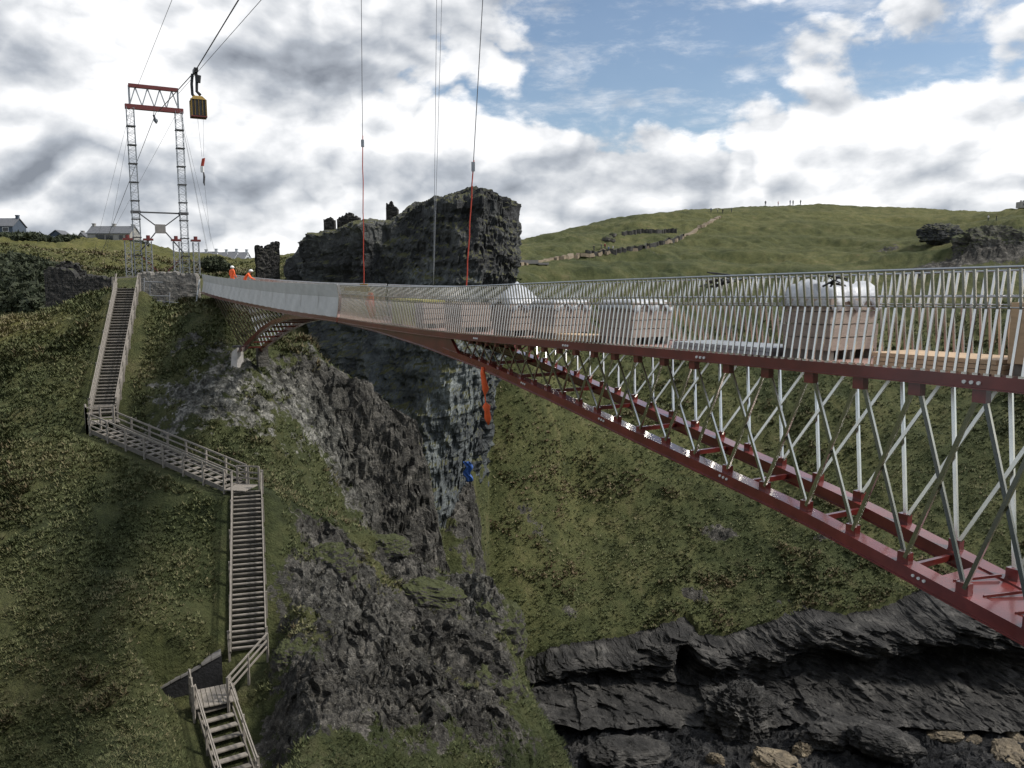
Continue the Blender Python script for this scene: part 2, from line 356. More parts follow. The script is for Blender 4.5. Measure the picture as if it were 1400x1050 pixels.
# ------------------------------------------------------------------ terrain: control points as columns (row or height, distance)
V_, H_ = 'v', 'h'
cols = {
 -260: [(1050, 30), (850, 36), (700, 43), (560, 52), (475, 60), (432, 66), ('h', -9, 74), (428, 88), (352, 125), (342, 180), (326, 260), ('h', 12, 500)],
 0:   [(1050, 30), (850, 36), (700, 43), (560, 52), (475, 60), (434, 66), ('h', -8, 74), (425, 88), (352, 125), (342, 180), (328, 260), ('h', 12, 500)],
 75:  [(1050, 30), (850, 36), (700, 43), (560, 52), (470, 60), (420, 67), ('h', -3, 74), (400, 88), (360, 125), (344, 180), (329, 260), ('h', 12, 500)],
 150: [(1050, 29), (850, 36), (700, 43), (575, 52), (480, 58), (425, 63), (400, 66), (385, 75), (383, 98), (369, 130), (348, 200), (332, 260), ('h', 12, 500)],
 205: [(1050, 30), (900, 35), (700, 44), (600, 50), (500, 58), (430, 65), (415, 69), ('h', -.6, 73), (384, 100), (371, 130), (350, 200), (336, 262), ('h', 10, 500)],
 270: [(1050, 31), (900, 36.5), (750, 42), (640, 47.5), (560, 53), (480, 58), (425, 64), (412, 68), ('h', -.8, 73), (384, 100), (373, 130), (362, 200), (352, 265), ('h', 8, 500)],
 335: [(1050, 33), (985, 34.5), (890, 37.7), (780, 42), (668, 46), (620, 50), (560, 54), (495, 58), (470, 62), (430, 69), ('h', -2, 75), (378, 95), (371, 150), (364, 268), ('h', 4, 500)],
 420: [(1050, 30), (950, 34), (850, 39), (760, 44.5), (706, 48), (660, 52), (600, 57), (540, 61), (490, 65), (468, 68), ('h', -13, 76), ('h', -6, 92), (376, 120), (367, 268), ('h', 2, 500)],
 500: [(1050, 31), (950, 36), (850, 42), (770, 47), (724, 50), ('h', -20, 54), (700, 59), (640, 61.5), (580, 63.5), (528, 65.5), ('h', -24, 74), ('h', -18, 88), ('h', -2, 120), (368, 270), ('h', 2, 500)],
 570: [(1050, 33), (900, 42), (800, 48), (763, 50), ('h', -27, 55), (745, 61), (680, 63), (620, 65), (590, 66), ('h', -33, 74), ('h', -28, 90), ('h', -6, 125), ('h', 2, 270), ('h', 2, 500)],
 640: [(1050, 35), (950, 41), (850, 47), (803, 50), ('h', -32, 57), ('h', -36, 70), (775, 82), (720, 86), (650, 92), (560, 100), (480, 112), (400, 138), (352, 200), ('h', 4, 500)],
 692: [(1050, 37), (950, 42), (880, 46), (832, 49), ('h', -40, 55), ('h', -46, 72), ('h', -47, 90), (825, 98), (740, 101), (640, 107), (540, 116), (440, 132), (385, 155), (338, 210), ('h', 4, 500)],
 780: [(1050, 41), ('h', -47, 52), ('h', -55.5, 75), (1000, 96), (900, 105), (862, 109), (750, 120), (640, 134), (520, 155), (400, 195), (328, 240), ('h', 8, 500)],
 860: [('h', -45, 41), ('h', -55, 55), ('h', -56.5, 75), (1010, 96), (890, 107), (840, 112), (750, 122), (640, 137), (520, 158), (400, 200), (330, 250), (304, 275), ('h', 10, 500)],
 930: [('h', -50, 41), ('h', -56, 55), (1050, 88), (990, 98), (905, 107), (820, 115), (700, 130), (600, 146), (500, 165), (400, 205), (330, 260), (288, 300), ('h', 12, 500)],
 1030: [('h', -53, 41), ('h', -56, 55), (1050, 87), (965, 101), (880, 106), (820, 112), (700, 129), (600, 145), (500, 164), (400, 205), (330, 262), (284, 310), ('h', 12, 500)],
 1130: [('h', -54, 41), ('h', -56, 55), (1050, 86), (960, 102), (862, 106), (800, 113), (700, 127), (600, 143), (500, 162), (400, 205), (330, 265), (280, 320), ('h', 12, 500)],
 1250: [('h', -54, 41), ('h', -56, 55), (1050, 85), (955, 101), (852, 105), (780, 114), (700, 123), (550, 149), (400, 203), (320, 270), (285, 330), ('h', 12, 500)],
 1400: [('h', -54, 41), ('h', -56, 55), (1050, 84), (960, 98), (845, 103), (780, 110), (700, 119), (550, 145), (400, 190), (364, 214), (312, 224), (292, 330), ('h', 12, 500)],
 1650: [('h', -54, 41), ('h', -56, 55), (1050, 84), (960, 98), (845, 103), (780, 110), (700, 119), (550, 145), (400, 190), (364, 210), (310, 222), (292, 330), ('h', 12, 500)],
}
cpA, cpB, cpT = [], [], []
for px, lst in cols.items():
    for e in lst:
        if e[0] == 'h': z, Y = e[1], e[2]; a = (px-700)/F/(cp+sp*.0); t = z/Y
        else:
            y, Y = e; r = ray(px, y); a = r[0]/r[1]; t = r[2]/r[1]
        cpA.append(a); cpB.append(math.log(Y)); cpT.append(t)
    for Y, z in ((1500, -5.0), (20, -17.0 if px < 600 else -38.0), (12, -14 if px < 600 else -30.0)):
        cpA.append((px-700)/F); cpB.append(math.log(Y)); cpT.append(z/Y)
cpA = np.array(cpA); cpB = np.array(cpB); cpT = np.array(cpT); KA, KB = 9.0, 7.0
P_ = np.stack([cpA*KA, cpB*KB], 1)
def phi(d2): return np.sqrt(d2+.01)
d2 = ((P_[:, None]-P_[None])**2).sum(-1); n_ = len(P_)
Mx = np.zeros((n_+3, n_+3)); Mx[:n_, :n_] = phi(d2); Mx[:n_, n_] = 1; Mx[:n_, n_+1:] = P_; Mx[n_, :n_] = 1; Mx[n_+1:, :n_] = P_.T
Mx[:n_, :n_] += np.eye(n_)*-1e-4
wts = np.linalg.solve(Mx, np.concatenate([cpT, np.zeros(3)]))
def base_slope(A, B):
    Q = np.stack([A*KA, B*KB], 1).astype(np.float32); out = np.empty(len(Q), dtype=np.float32); C = P_.astype(np.float32); w = wts.astype(np.float32)
    for i in range(0, len(Q), 60000):
        q = Q[i:i+60000]; d = (q[:, :1]-C[None, :, 0])**2; d += (q[:, 1:]-C[None, :, 1])**2; d += .01; np.sqrt(d, out=d)
        out[i:i+60000] = d@w[:n_]+w[n_]+q@w[n_+1:]
    return out
Acol = np.concatenate([-np.geomspace(.72, 4.0, 50)[::-1], np.linspace(-.72, .72, 700)[1:-1], np.geomspace(.72, 4.0, 50)]); NC = len(Acol)
Yrow = np.concatenate([np.exp(np.linspace(math.log(16), math.log(27), 40, endpoint=False)), np.exp(np.linspace(math.log(27), math.log(135), 560, endpoint=False)),
                       np.exp(np.linspace(math.log(135), math.log(340), 240, endpoint=False)), np.exp(np.linspace(math.log(340), math.log(4000), 40))])
NR = len(Yrow)
# coarse interpolation on a subgrid, then refined linearly: the function is smooth at that scale
ca = np.linspace(-.92, .92, 196); rb = np.linspace(math.log(16), math.log(4000), 420)
tc_ = base_slope(np.tile(ca, len(rb)), np.repeat(rb, len(ca))).reshape(len(rb), len(ca))
def bilin(G, ga, gb, A, B):
    i = np.clip((A-ga[0])/(ga[1]-ga[0]), 0, len(ga)-1.001); j = np.clip((B-gb[0])/(gb[1]-gb[0]), 0, len(gb)-1.001)
    i0 = i.astype(int); j0 = j.astype(int); fi = i-i0; fj = j-j0
    return (G[j0, i0]*(1-fi)+G[j0, i0+1]*fi)*(1-fj)+(G[j0+1, i0]*(1-fi)+G[j0+1, i0+1]*fi)*fj
AA, YY = np.meshgrid(Acol, Yrow); A1 = AA.ravel(); Y1 = YY.ravel(); B1 = np.log(Y1)
Z1 = bilin(tc_, ca, rb, np.clip(A1, -.85, .85), B1)*Y1; X1 = A1*Y1
Zg = Z1.reshape(NR, NC); kf = int(np.argmax(Yrow > 335)); fade = np.clip((Yrow[kf:, None]-335)/600, 0, 1)
Zg[kf:] = np.minimum(Zg[kf:], Zg[kf][None]*(1-fade)-25*fade); Z1 = Zg.ravel()
Z1 = np.clip(Z1, -57.5, None)

# stairs: centre line of the walking surface
ST = dict(top=at(175, 393, 65), turn=at(142, 566, 52.5), turn2=at(140, 586, 51.2), mid=at(322, 664, 46.2), mid2=at(338, 668, 45.4), low=at(340, 888, 38.2), land=at(300, 938, 36.0), land2=at(292, 962, 35.2), end=at(328, 1075, 31.5))
path_pts = [ST[k] for k in ('top', 'turn', 'turn2', 'mid', 'mid2', 'low', 'land', 'land2', 'end')]
def carve(X, Y, Z, pts, half, soft, drop):
    best = np.full(len(X), 1e9); zz = np.zeros(len(X))
    for p, q in zip(pts[:-1], pts[1:]):
        d = (q-p).xy; l2 = d.length_squared
        t = np.clip(((X-p.x)*d.x+(Y-p.y)*d.y)/max(l2, 1e-6), 0, 1)
        dist = np.hypot(X-(p.x+t*d.x), Y-(p.y+t*d.y)); k = dist < best
        best[k] = dist[k]; zz[k] = (p.z+t*(q.z-p.z))[k]
    w = np.clip(1-(best-half)/soft, 0, 1); w = w*w*(3-2*w)
    return Z*(1-w)+(zz-drop)*w, w
near = (Y1 < 75) & (A1 < -.1)
zc, stair_w = carve(X1[near], Y1[near], Z1[near], path_pts, 1.0, 1.9, .30)
Z1[near] = zc; SW = np.zeros(len(X1)); SW[near] = stair_w
wa, wb = at(226, 972, 36.0), at(296, 954, 36.7); a_w, b_w = at(219, 940, 36.6), at(303, 893, 37.6)
zc, pw = carve(X1[near], Y1[near], Z1[near], [wa, wb], .55, 1.0, .15); k_ = Y1[near] < a_w.y+(X1[near]-a_w.x)/(b_w.x-a_w.x)*(b_w.y-a_w.y)+.12
zz_ = Z1[near]; zz_[k_] = np.minimum(zz_[k_], zc[k_]); Z1[near] = zz_; SW[near] = np.maximum(SW[near], pw*k_)

def cliff_line(px):
    yt = np.interp(px, [650, 700, 760, 850, 895, 915, 930, 945, 965, 1000, 1060, 1120, 1180, 1250, 1300, 1400, 1560], [955, 932, 905, 890, 880, 870, 872, 876, 886, 890, 870, 850, 864, 862, 846, 852, 850])
    Yt = np.interp(px, [650, 760, 900, 1100, 1560], [104, 106, 109, 109, 106]); w_ = (525-yt)/F
    return yt, Yt, (-sp+w_*cp)/(cp+w_*sp)*Yt-.2
pxg = 700+F*A1*.957; _, YtL, ztL = cliff_line(np.clip(pxg, 650, 1560)); zone = (pxg > 668) & (Y1 > 56)
back = zone & (Y1 >= YtL+2.5) & (Y1 < YtL+30); wgt_ = np.clip(1-(Y1-YtL-2.5)/27, 0, 1)**.7; Z1 = np.where(back, Z1*(1-wgt_)+(ztL+(Y1-YtL)*.42)*wgt_, Z1)
CVL = np.exp(-((pxg-1290)/95)**2)*4.5+np.exp(-((pxg-936)/14)**2)*2.0
Z1 = np.where(zone & (Y1 < YtL+3.0+CVL), np.minimum(Z1, -56.6), Z1); CUT = (zone & (Y1 < YtL+5)).astype(np.float32)

# masks in world space: discs (picture point, distance, radius in m, strength)
def disc(lst, sq=1.0):
    m_ = np.zeros(len(X1), dtype=np.float32)
    for px, py, Y, rx, ry, s in lst:
        p = at(px, py, Y); q = ((X1-p.x)/rx)**2+((Y1-p.y)/ry)**2
        m_ = np.maximum(m_, s*np.exp(-q))
    return m_
P3 = np.stack([X1, Y1, Z1], 1).astype(np.float32)
rock = disc([(300, 590, 54, 7, 5, .62), (420, 560, 60, 5, 5, .70), (490, 610, 62, 5, 6, .95), (540, 660, 62, 5, 6, 1.0), (450, 560, 63, 4, 5, .85), (600, 730, 62, 4, 5, .9), (330, 520, 57, 4, 3, .62), (260, 480, 59, 2.5, 2.5, .50),
             (450, 745, 46.5, 2.6, 2.6, .78), (480, 830, 42, 4.5, 5, .90), (560, 800, 48, 3, 2.5, .80), (600, 890, 44, 4, 4, .80), (560, 1000, 36.5, 4, 3, .7), (650, 840, 48, 2.6, 3.2, .95), (530, 930, 39, 5, 4.5, .92), (500, 1000, 35.5, 4, 4, .85), (640, 1000, 39, 4, 4, .75), (660, 930, 43, 3.2, 4.5, .74), (430, 960, 34.5, 3.0, 3.5, .80), (395, 890, 37, 1.4, 2.0, .62),
             (985, 715, 128, 4, 1.6, .75), (1130, 735, 124, 3, 1.5, .6), (780, 825, 114, 2.5, 1.2, .6), (950, 800, 117, 3, 1.6, .8), (730, 560, 122, 4, 2, .5), (1340, 345, 217, 22, 5, 1.0), (1210, 325, 240, 7, 3, .65), (900, 360, 235, 4, 2, .5),
             (100, 362, 118, 6, 4, .6), (95, 385, 74, 3, 3, .7), (640, 740, 88, 3, 8, .8), (330, 430, 70, 3, 4, .8)])
shore = np.clip((104+5*perlin(P3*np.array([.05, .05, 0], dtype=np.float32)+3.3)-Y1+(Z1+54)*-.4)/4, 0, 1)*(X1 > -2)*(Y1 > 51)
shore = np.maximum(shore, np.clip((-44-Z1)/2.0, 0, 1)*(Y1 < 101)*(Y1 > 50))
rock = np.maximum(rock, shore)
pale = disc([(300, 590, 54, 7, 4.5, 1.0), (420, 590, 58, 3.5, 4, .9), (350, 560, 57, 4, 4, .8), (470, 860, 42, 3, 4, .3), (650, 840, 48, 2, 2, .45), (420, 470, 68, 3, 3, .8)])
yel = disc([(10, 450, 63, 6, 3.2, 1.0), (60, 345, 170, 60, 25, .65), (30, 332, 240, 90, 35, .75), (160, 345, 200, 60, 50, .7), (250, 366, 150, 60, 45, .55), (1000, 300, 290, 50, 40, .25), (1340, 297, 300, 80, 60, .5), (1100, 330, 255, 60, 30, .22), (470, 560, 64, 3.0, 2.0, .5), (560, 850, 45, 3, 2, .25)])
yel *= (1-shore)
far = np.clip((Y1-70)/60, 0, 1); hole = np.clip((Y1-20)/8, 0, 1)
# relief
Pf = P3
tuss = fbm(Pf*np.float32(.9), 4, .55); lump = fbm(Pf*np.array([.22, .22, .22], dtype=np.float32), 4, .55)
farl = fbm(Pf*np.array([.045, .06, .05], dtype=np.float32), 5, .55)
Z1 = Z1+(1-rock*.4)*(1-SW)*(1-.9*CUT)*(.30*tuss*(1-.4*far)+.55*lump*(1+.8*far))+far*farl*4.5*np.clip((Y1-YtL-6)/25, 0, 1)*np.clip((340-Y1)/120, 0, 1)*np.clip((Y1-100)/40, 0, 1)
Z1 = Z1+far*np.clip((Y1-150)/40, 0, 1)*np.clip((335-Y1)/60, 0, 1)*(.55*fbm(Pf*np.array([.03, .16, .1], dtype=np.float32)+12, 4, .6)+.45*np.sin(Z1*1.15+5*fbm(Pf*np.float32(.02), 2)))
ridg = fbm(Pf*np.array([.30, .30, .55], dtype=np.float32), 5, .55, True)
ridf = fbm(Pf*np.array([.9, .9, 2.2], dtype=np.float32)+5, 4, .6, True)
ra = rock*(1-SW)*(1+1.1*shore)*(1-.6*CUT)
rid3 = fbm(Pf*np.array([2.2, 2.2, 3.0], dtype=np.float32)+15, 3, .6, True)
Z1 = Z1+ra*(1.1*(ridg-.2)+.75*(ridf-.2)+.22*(rid3-.2))
dx = fbm(Pf*np.array([.35, .35, .9], dtype=np.float32)+31, 4, .6); dy = fbm(Pf*np.array([.35, .35, .9], dtype=np.float32)+77, 4, .6)
bed_ = Pf[:, 2]*1.0+Pf[:, 0]*.30-Pf[:, 1]*.12; stp = np.floor(bed_*1.5+1.6*perlin(Pf*np.float32(.25)))
b1_ = perlin(np.stack([np.floor(Pf[:, 0]*.9+stp*.37+.8*tuss)*1.7, np.floor(Pf[:, 1]*.9+stp*.61)*1.3, stp*2.3+.5], 1)); b2_ = perlin(np.stack([np.floor(Pf[:, 0]*2.3+stp*.7+tuss)*1.9, np.floor(Pf[:, 1]*2.3)*1.7, np.floor(bed_*4.0)*1.3+.5], 1))
rb_ = ra*np.clip((rock-.25)*2.5, 0, 1); Z1 = Z1+rb_*(.50*b1_+.20*b2_)
X1 = X1+ra*.8*dx+rb_*(.35*b1_+.15*b2_); Yd = Y1+ra*.8*dy-rb_*(.40*b1_+.18*b2_)
V = np.stack([X1, Yd, Z1], 1)
idx = np.arange(NR*NC).reshape(NR, NC)
Fq = np.stack([idx[:-1, :-1].ravel(), idx[:-1, 1:].ravel(), idx[1:, 1:].ravel(), idx[1:, :-1].ravel()], 1)
me = np_mesh('ground', V, Fq, M['terrain'], True)
fm = rk_all = (rock+.4*fbm(P3*np.float32(.55)+50, 4))[Fq[:, 0]]; me.polygons.foreach_set('use_smooth', fm < .5)
ca_ = me.color_attributes.new('mask', 'FLOAT_COLOR', 'POINT')
ca_.data.foreach_set('color', np.stack([rock, np.clip(pale, 0, 1), np.clip(yel, 0, 1), shore], 1).astype(np.float32).ravel())
ground = link('ground', me); tag(ground, 'rough grassy hillsides and rocky gully ground falling to the shore', 'ground', kind='structure')
ZG = Z1.reshape(NR, NC); LOGR = np.log(Yrow)
def gz(x, y):
    a = x/y; i = min(max(float(np.interp(a, Acol, np.arange(NC))), 0), NC-1.01); j = min(max(np.interp(math.log(y), LOGR, np.arange(NR)), 0), NR-1.01)
    i0, j0 = int(i), int(j); fi, fj = i-i0, j-j0
    return float((ZG[j0, i0]*(1-fi)+ZG[j0, i0+1]*fi)*(1-fj)+(ZG[j0+1, i0]*(1-fi)+ZG[j0+1, i0+1]*fi)*fj)
def hit(px, py, ymin=0):                      # the ground seen along a line of sight
    r = ray(px, py); a = r[0]/r[1]; t = r[2]/r[1]
    i = int(np.argmin(np.abs(Acol-a))); colz = ZG[:, i]/Yrow
    k = np.nonzero((colz >= t) & (Yrow > ymin))[0]
    Y = Yrow[k[0]] if len(k) else 300.0
    return Vector((a*Y, Y, gz(a*Y, Y)))

# the sea around and the island the camera stands on
n_s = 60; g_ = np.sinh(np.linspace(-6, 6, n_s))*25; GX, GY = np.meshgrid(g_, g_); Vs = np.stack([GX.ravel(), GY.ravel(), np.full(n_s*n_s, -57.0)], 1)
ix = np.arange(n_s*n_s).reshape(n_s, n_s); Fs = np.stack([ix[:-1, :-1].ravel(), ix[:-1, 1:].ravel(), ix[1:, 1:].ravel(), ix[1:, :-1].ravel()], 1)
M['sea'] = mat('sea_water', (.015, .03, .035), .15, 0, .3, .05, .15, .6)
sea = link('sea', np_mesh('sea', Vs, Fs, M['sea'], True)); tag(sea, 'dark sea around the headland', 'sea', kind='structure')
u_ = np.linspace(-1, 1, 90); v_ = np.linspace(0, 1, 90); UU, VV = np.meshgrid(u_, v_); iy = 4-VV**1.3*220; ix_ = UU*160
front = np.clip(VV/.03, 0, 1); side_ = np.clip((1-np.abs(UU))/.1, 0, 1); iz = -60+58.2*np.minimum(front, side_)+np.clip(VV-.05, 0, 1)*32*np.minimum(1, side_)
iz = iz+1.2*fbm(np.stack([ix_.ravel()*.06, iy.ravel()*.06, iz.ravel()*0], 1), 4).reshape(iz.shape)*np.clip((VV-.06)/.1, 0, 1)
ix = np.arange(8100).reshape(90, 90); Fi = np.stack([ix[:-1, :-1].ravel(), ix[1:, :-1].ravel(), ix[1:, 1:].ravel(), ix[:-1, 1:].ravel()], 1)
isl = np_mesh('island_ground', np.stack([ix_.ravel(), iy.ravel(), iz.ravel()], 1), Fi, M['terrain'], True)
isl.color_attributes.new('mask', 'FLOAT_COLOR', 'POINT').data.foreach_set('color', np.tile(np.array([.1, .2, .1, 0], dtype=np.float32), 8100))
isl = link('island_ground', isl); tag(isl, 'grassy island ground where the bridge lands', 'ground', kind='structure')

# ------------------------------------------------------------------ grass blades (uncountable)
def grass_field(name, label, sel, count, lmul, wmul, seed, hue):
    r = np.random.default_rng(seed); cand = np.nonzero(sel)[0]; pick = r.choice(cand, count)
    c = V[pick].copy(); c[:, 0] += r.normal(size=count)*.08*Y1[pick]/40; c[:, 1] += r.normal(size=count)*.08*Y1[pick]/40
    dist = Y1[pick]; nb = 4
    lean0 = fbm(np.stack([c[:, 0], c[:, 1], c[:, 2]*0], 1)*.25, 2)*3
    vv = np.empty((count, nb, 3, 3), dtype=np.float32); cc = np.empty((count, nb, 3, 4), dtype=np.float32)
    tone = np.clip(.47+.8*fbm(c*np.float32(.22), 4)+.45*fbm(c*np.float32(.045)+6, 2)+.14*r.normal(size=count)+.55*yel[pick], 0, 1)
    for k in range(nb):
        ang = r.uniform(0, 2*np.pi, count); ln = lmul*(.0060*dist+.10)*r.uniform(.5, 1.4, count); w = wmul*(.0010*dist+.006)*r.uniform(.7, 1.3, count)
        base = c+np.stack([np.cos(ang), np.sin(ang), np.zeros(count)], 1)*(ln*.25)[:, None]; base[:, 2] -= .04
        tip = base+np.stack([np.cos(ang)*ln*.7+.16*ln, np.sin(ang)*ln*.7-.12*ln, ln*r.uniform(.35, .9, count)], 1)
        side = np.stack([-np.sin(ang), np.cos(ang), np.zeros(count)], 1)*w[:, None]
        vv[:, k, 0] = base-side; vv[:, k, 1] = base+side; vv[:, k, 2] = tip
        cc[:, k, :, :] = np.stack([tone, tone, tone, np.ones(count)], 1)[:, None]
    vv = vv.reshape(-1, 3); me = np_mesh(name, vv, np.arange(len(vv), dtype=np.int32).reshape(-1, 3), hue, False)
    at2 = me.color_attributes.new('tone', 'FLOAT_COLOR', 'POINT'); at2.data.foreach_set('color', cc.reshape(-1))
    o = link(name, me); tag(o, label, 'grass', kind='stuff'); return o
def blade_mat(name, stops):
    Mt = bpy.data.materials.new(name); Mt.use_nodes = True; N = Mt.node_tree.nodes; L = Mt.node_tree.links; b = N['Principled BSDF']
    b.inputs['Roughness'].default_value = .75; b.inputs['Specular IOR Level'].default_value = .25
    a = N.new('ShaderNodeAttribute'); a.attribute_name = 'tone'; r = N.new('ShaderNodeValToRGB'); L.new(a.outputs['Fac'], r.inputs[0]); el = r.color_ramp.elements
    el[0].position, el[0].color = stops[0][0], (*stops[0][1], 1); el[1].position, el[1].color = stops[-1][0], (*stops[-1][1], 1)
    for p, c in stops[1:-1]: q = el.new(p); q.color = (*c, 1)
    L.new(r.outputs[0], b.inputs['Base Color']); return Mt
for k_ in ('red', 'red_dark'):
    b_ = M[k_].node_tree.nodes['Principled BSDF']; b_.inputs['Coat Weight'].default_value = .8; b_.inputs['Coat Roughness'].default_value = .12
M['blade'] = blade_mat('grass_blades', [(.05, (.050, .062, .026)), (.40, (.092, .108, .044)), (.72, (.135, .138, .064)), (1, (.20, .172, .095))])
view = (A1 > -.68) & (A1 < .68)
dens_n = fbm(P3*np.float32(.5)+9, 3)
rk_edge = rock+.55*fbm(P3*np.float32(.55)+50, 4)
grass_field('hillside_grass', 'rough tussocky grass growing on the slope beside the stairs', view & (Y1 > 27) & (Y1 < 72) & (rk_edge < .42) & (SW < .75) & (dens_n > -.25), 95000, .60, .8, 3, M['blade'])
grass_field('far_slope_grass', 'coarse grass growing on the hill across the gully', view & (Y1 > 92) & (Y1 < 185) & (rk_edge < .42) & (dens_n > -.2), 80000, .42, .8, 4, M['blade'])

M['bracken'] = blade_mat('bracken_blades', [(.1, (.042, .052, .020)), (.45, (.070, .078, .032)), (.7, (.115, .095, .050)), (1, (.16, .12, .07))])
patch_n = fbm(P3*np.float32(.16)+21, 3); patch_f = fbm(P3*np.float32(.05)+44, 3)
grass_field('bracken', 'dark bracken and heather clumps scattered over the near slope', view & (Y1 > 27) & (Y1 < 72) & (rk_edge < .5) & (SW < .4) & (yel < .3) & (patch_n+.5*tuss > .22), 11000, .9, 1.2, 5, M['bracken'])
grass_field('far_bracken', 'dark scrub clumps scattered over the far hill', view & (Y1 > 92) & (Y1 < 170) & (rk_edge < .5) & (patch_f+.5*lump > .16), 12000, .60, 1.4, 6, M['bracken'])

# ------------------------------------------------------------------ rocks
import bmesh
def ico(sub):
    bm = bmesh.new(); bmesh.ops.create_icosphere(bm, subdivisions=sub, radius=1.0)
    v = np.array([p.co[:] for p in bm.verts], dtype=np.float32); f = np.array([[q.index for q in p.verts] for p in bm.faces], dtype=np.int32); bm.free(); return v, f
ICO = {}
def rock_body(name, label, cat, loc, rad, rz, seed, m, sub=5, amp=.35, strat=2.5, tilt=0.0, group=None, box=.35):
    if sub not in ICO: ICO[sub] = ico(sub)
    v, f = ICO[sub]; n = v.copy()
    v = np.sign(v)*np.abs(v)**(1-box*.6)                    # squarer than a ball
    R = np.array(rad, dtype=np.float32); w = v*R; s = max(rad)
    q = w/s*2.2+seed*7.7
    d = amp*(fbm(q, 4, .55, True)-.15)+amp*.6*fbm(q*np.array([1.2, 1.2, strat], dtype=np.float32)*2.2, 4, .6, True)*.6
    led = fbm(np.stack([q[:, 0]*.3, q[:, 1]*.3, q[:, 2]*strat*1.6], 1), 3)
    w = w*(1+(d*.55+.12*led))[:, None]
    c, s_ = math.cos(tilt), math.sin(tilt); w = np.stack([w[:, 0]*c+w[:, 2]*s_, w[:, 1], w[:, 2]*c-w[:, 0]*s_], 1)
    o = link(name, np_mesh(name, w, f, m, False), None, loc, rz); tag(o, label, cat, group); return o
def crag():
    # plan outlines at the foot and at the top, front first from left to right, then back
    def pl(lst): return np.array([((px-700)/F*Y, Y) for px, Y in lst])
    top = pl([(440, 99), (448, 93), (468, 91), (510, 89), (540, 91), (575, 89), (625, 86), (658, 86), (680, 89), (688, 97), (690, 110), (640, 122), (540, 120), (450, 114), (414, 106)])
    bot = pl([(405, 92), (425, 82), (470, 79), (510, 81), (550, 82), (562, 80), (580, 81), (592, 86), (604, 93), (622, 105), (650, 118), (640, 128), (540, 126), (440, 120), (400, 104)])
    def resample(P, n):
        P = np.vstack([P, P[:1]]); d = np.r_[0, np.cumsum(np.hypot(*np.diff(P, axis=0).T))]
        # more samples on the front, where it is seen
        wgt = np.interp(np.linspace(0, 1, 400), [0, .66, .72, 1], [1.0, 1.0, .25, .25]); cw = np.r_[0, np.cumsum(wgt)]; cw /= cw[-1]
        u = np.interp(np.linspace(0, 1, n, endpoint=False), cw, np.linspace(0, 1, len(cw)))
        return np.stack([np.interp(u*d[-1], d, P[:, 0]), np.interp(u*d[-1], d, P[:, 1])], 1)
    n = 480; T = resample(top, n); Bt = resample(bot, n)
    def topz(x, y):
        px = x/y*F+700
        return np.interp(px, [400, 415, 430, 450, 490, 545, 558, 572, 600, 650, 690, 720], [.8, 1.7, 3.2, 4.5, 5.1, 5.3, 6.2, 7.6, 8.3, 8.5, 8.3, 8.1])*1.0+.35*np.sin(px*.05)
    zb = -42.0; rings = []; ctr = T.mean(0)
    for k in range(190):
        v = k/189; v2 = v**.8
        prof = np.interp(v2, [0, .35, .55, .70, .80, .9, 1], [0, .30, .55, .74, .88, 1.02, 1.0])
        xy = Bt*(1-prof)+T*prof
        zt = topz(T[:, 0], T[:, 1])
        z = zb+(zt-zb)*v2; rings.append(np.column_stack([xy, z]))
    for k in range(1, 40):
        sh = (k/40)**1.1; xy = T*(1-sh)+ctr*sh; z = topz(xy[:, 0], xy[:, 1])+.5*math.sin(min(1, sh*5)*math.pi/2); rings.append(np.column_stack([xy, z]))
    Vv = np.vstack(rings).astype(np.float32); nr = len(rings)
    d0 = Vv[:, :2]-ctr; nrm = d0/np.linalg.norm(d0, axis=1)[:, None]
    wall = np.repeat(np.r_[np.ones(190), np.linspace(1, .15, 39)], n)
    big = fbm(Vv*np.array([.075, .075, .05], dtype=np.float32), 4, .5, True); mid = fbm(Vv*np.array([.33, .33, .16], dtype=np.float32)+4, 4, .55, True)
    led = fbm(np.stack([Vv[:, 0]*.12, Vv[:, 1]*.12, Vv[:, 2]*.9], 1)+8, 4, .55); fin = fbm(Vv*np.array([1.2, 1.2, .8], dtype=np.float32), 4, .6, True)
    bd = Vv[:, 2]+Vv[:, 0]*.15; sq = np.floor(bd*.8+1.2*perlin(Vv*np.float32(.1))); th_ = np.repeat(np.arange(n)[None], nr, 0).ravel()*.16
    bl = perlin(np.stack([np.floor(th_+sq*.4)*1.7, sq*2.3, sq*0+.5], 1)).astype(np.float32); bl2 = perlin(np.stack([np.floor(th_*2.7+sq*.4)*1.7, np.floor(bd*2.4)*2.3, sq*0+.5], 1)).astype(np.float32)
    disp = (.38*bl+.16*bl2)*wall+(2.6*(big-.25)+1.2*(mid-.2)+.85*led+.35*fin)*wall
    Vv[:, :2] += nrm*disp[:, None]; Vv[:, 2] += (.5*mid+.35*fin)*np.repeat(np.r_[np.zeros(185), np.ones(44)], n)
    ii = np.arange(nr*n).reshape(nr, n); nx = np.roll(ii, -1, axis=1)
    Fc = np.stack([ii[:-1].ravel(), nx[:-1].ravel(), nx[1:].ravel(), ii[1:].ravel()], 1)
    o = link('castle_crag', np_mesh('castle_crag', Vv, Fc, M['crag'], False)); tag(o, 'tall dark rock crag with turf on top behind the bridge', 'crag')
crag()
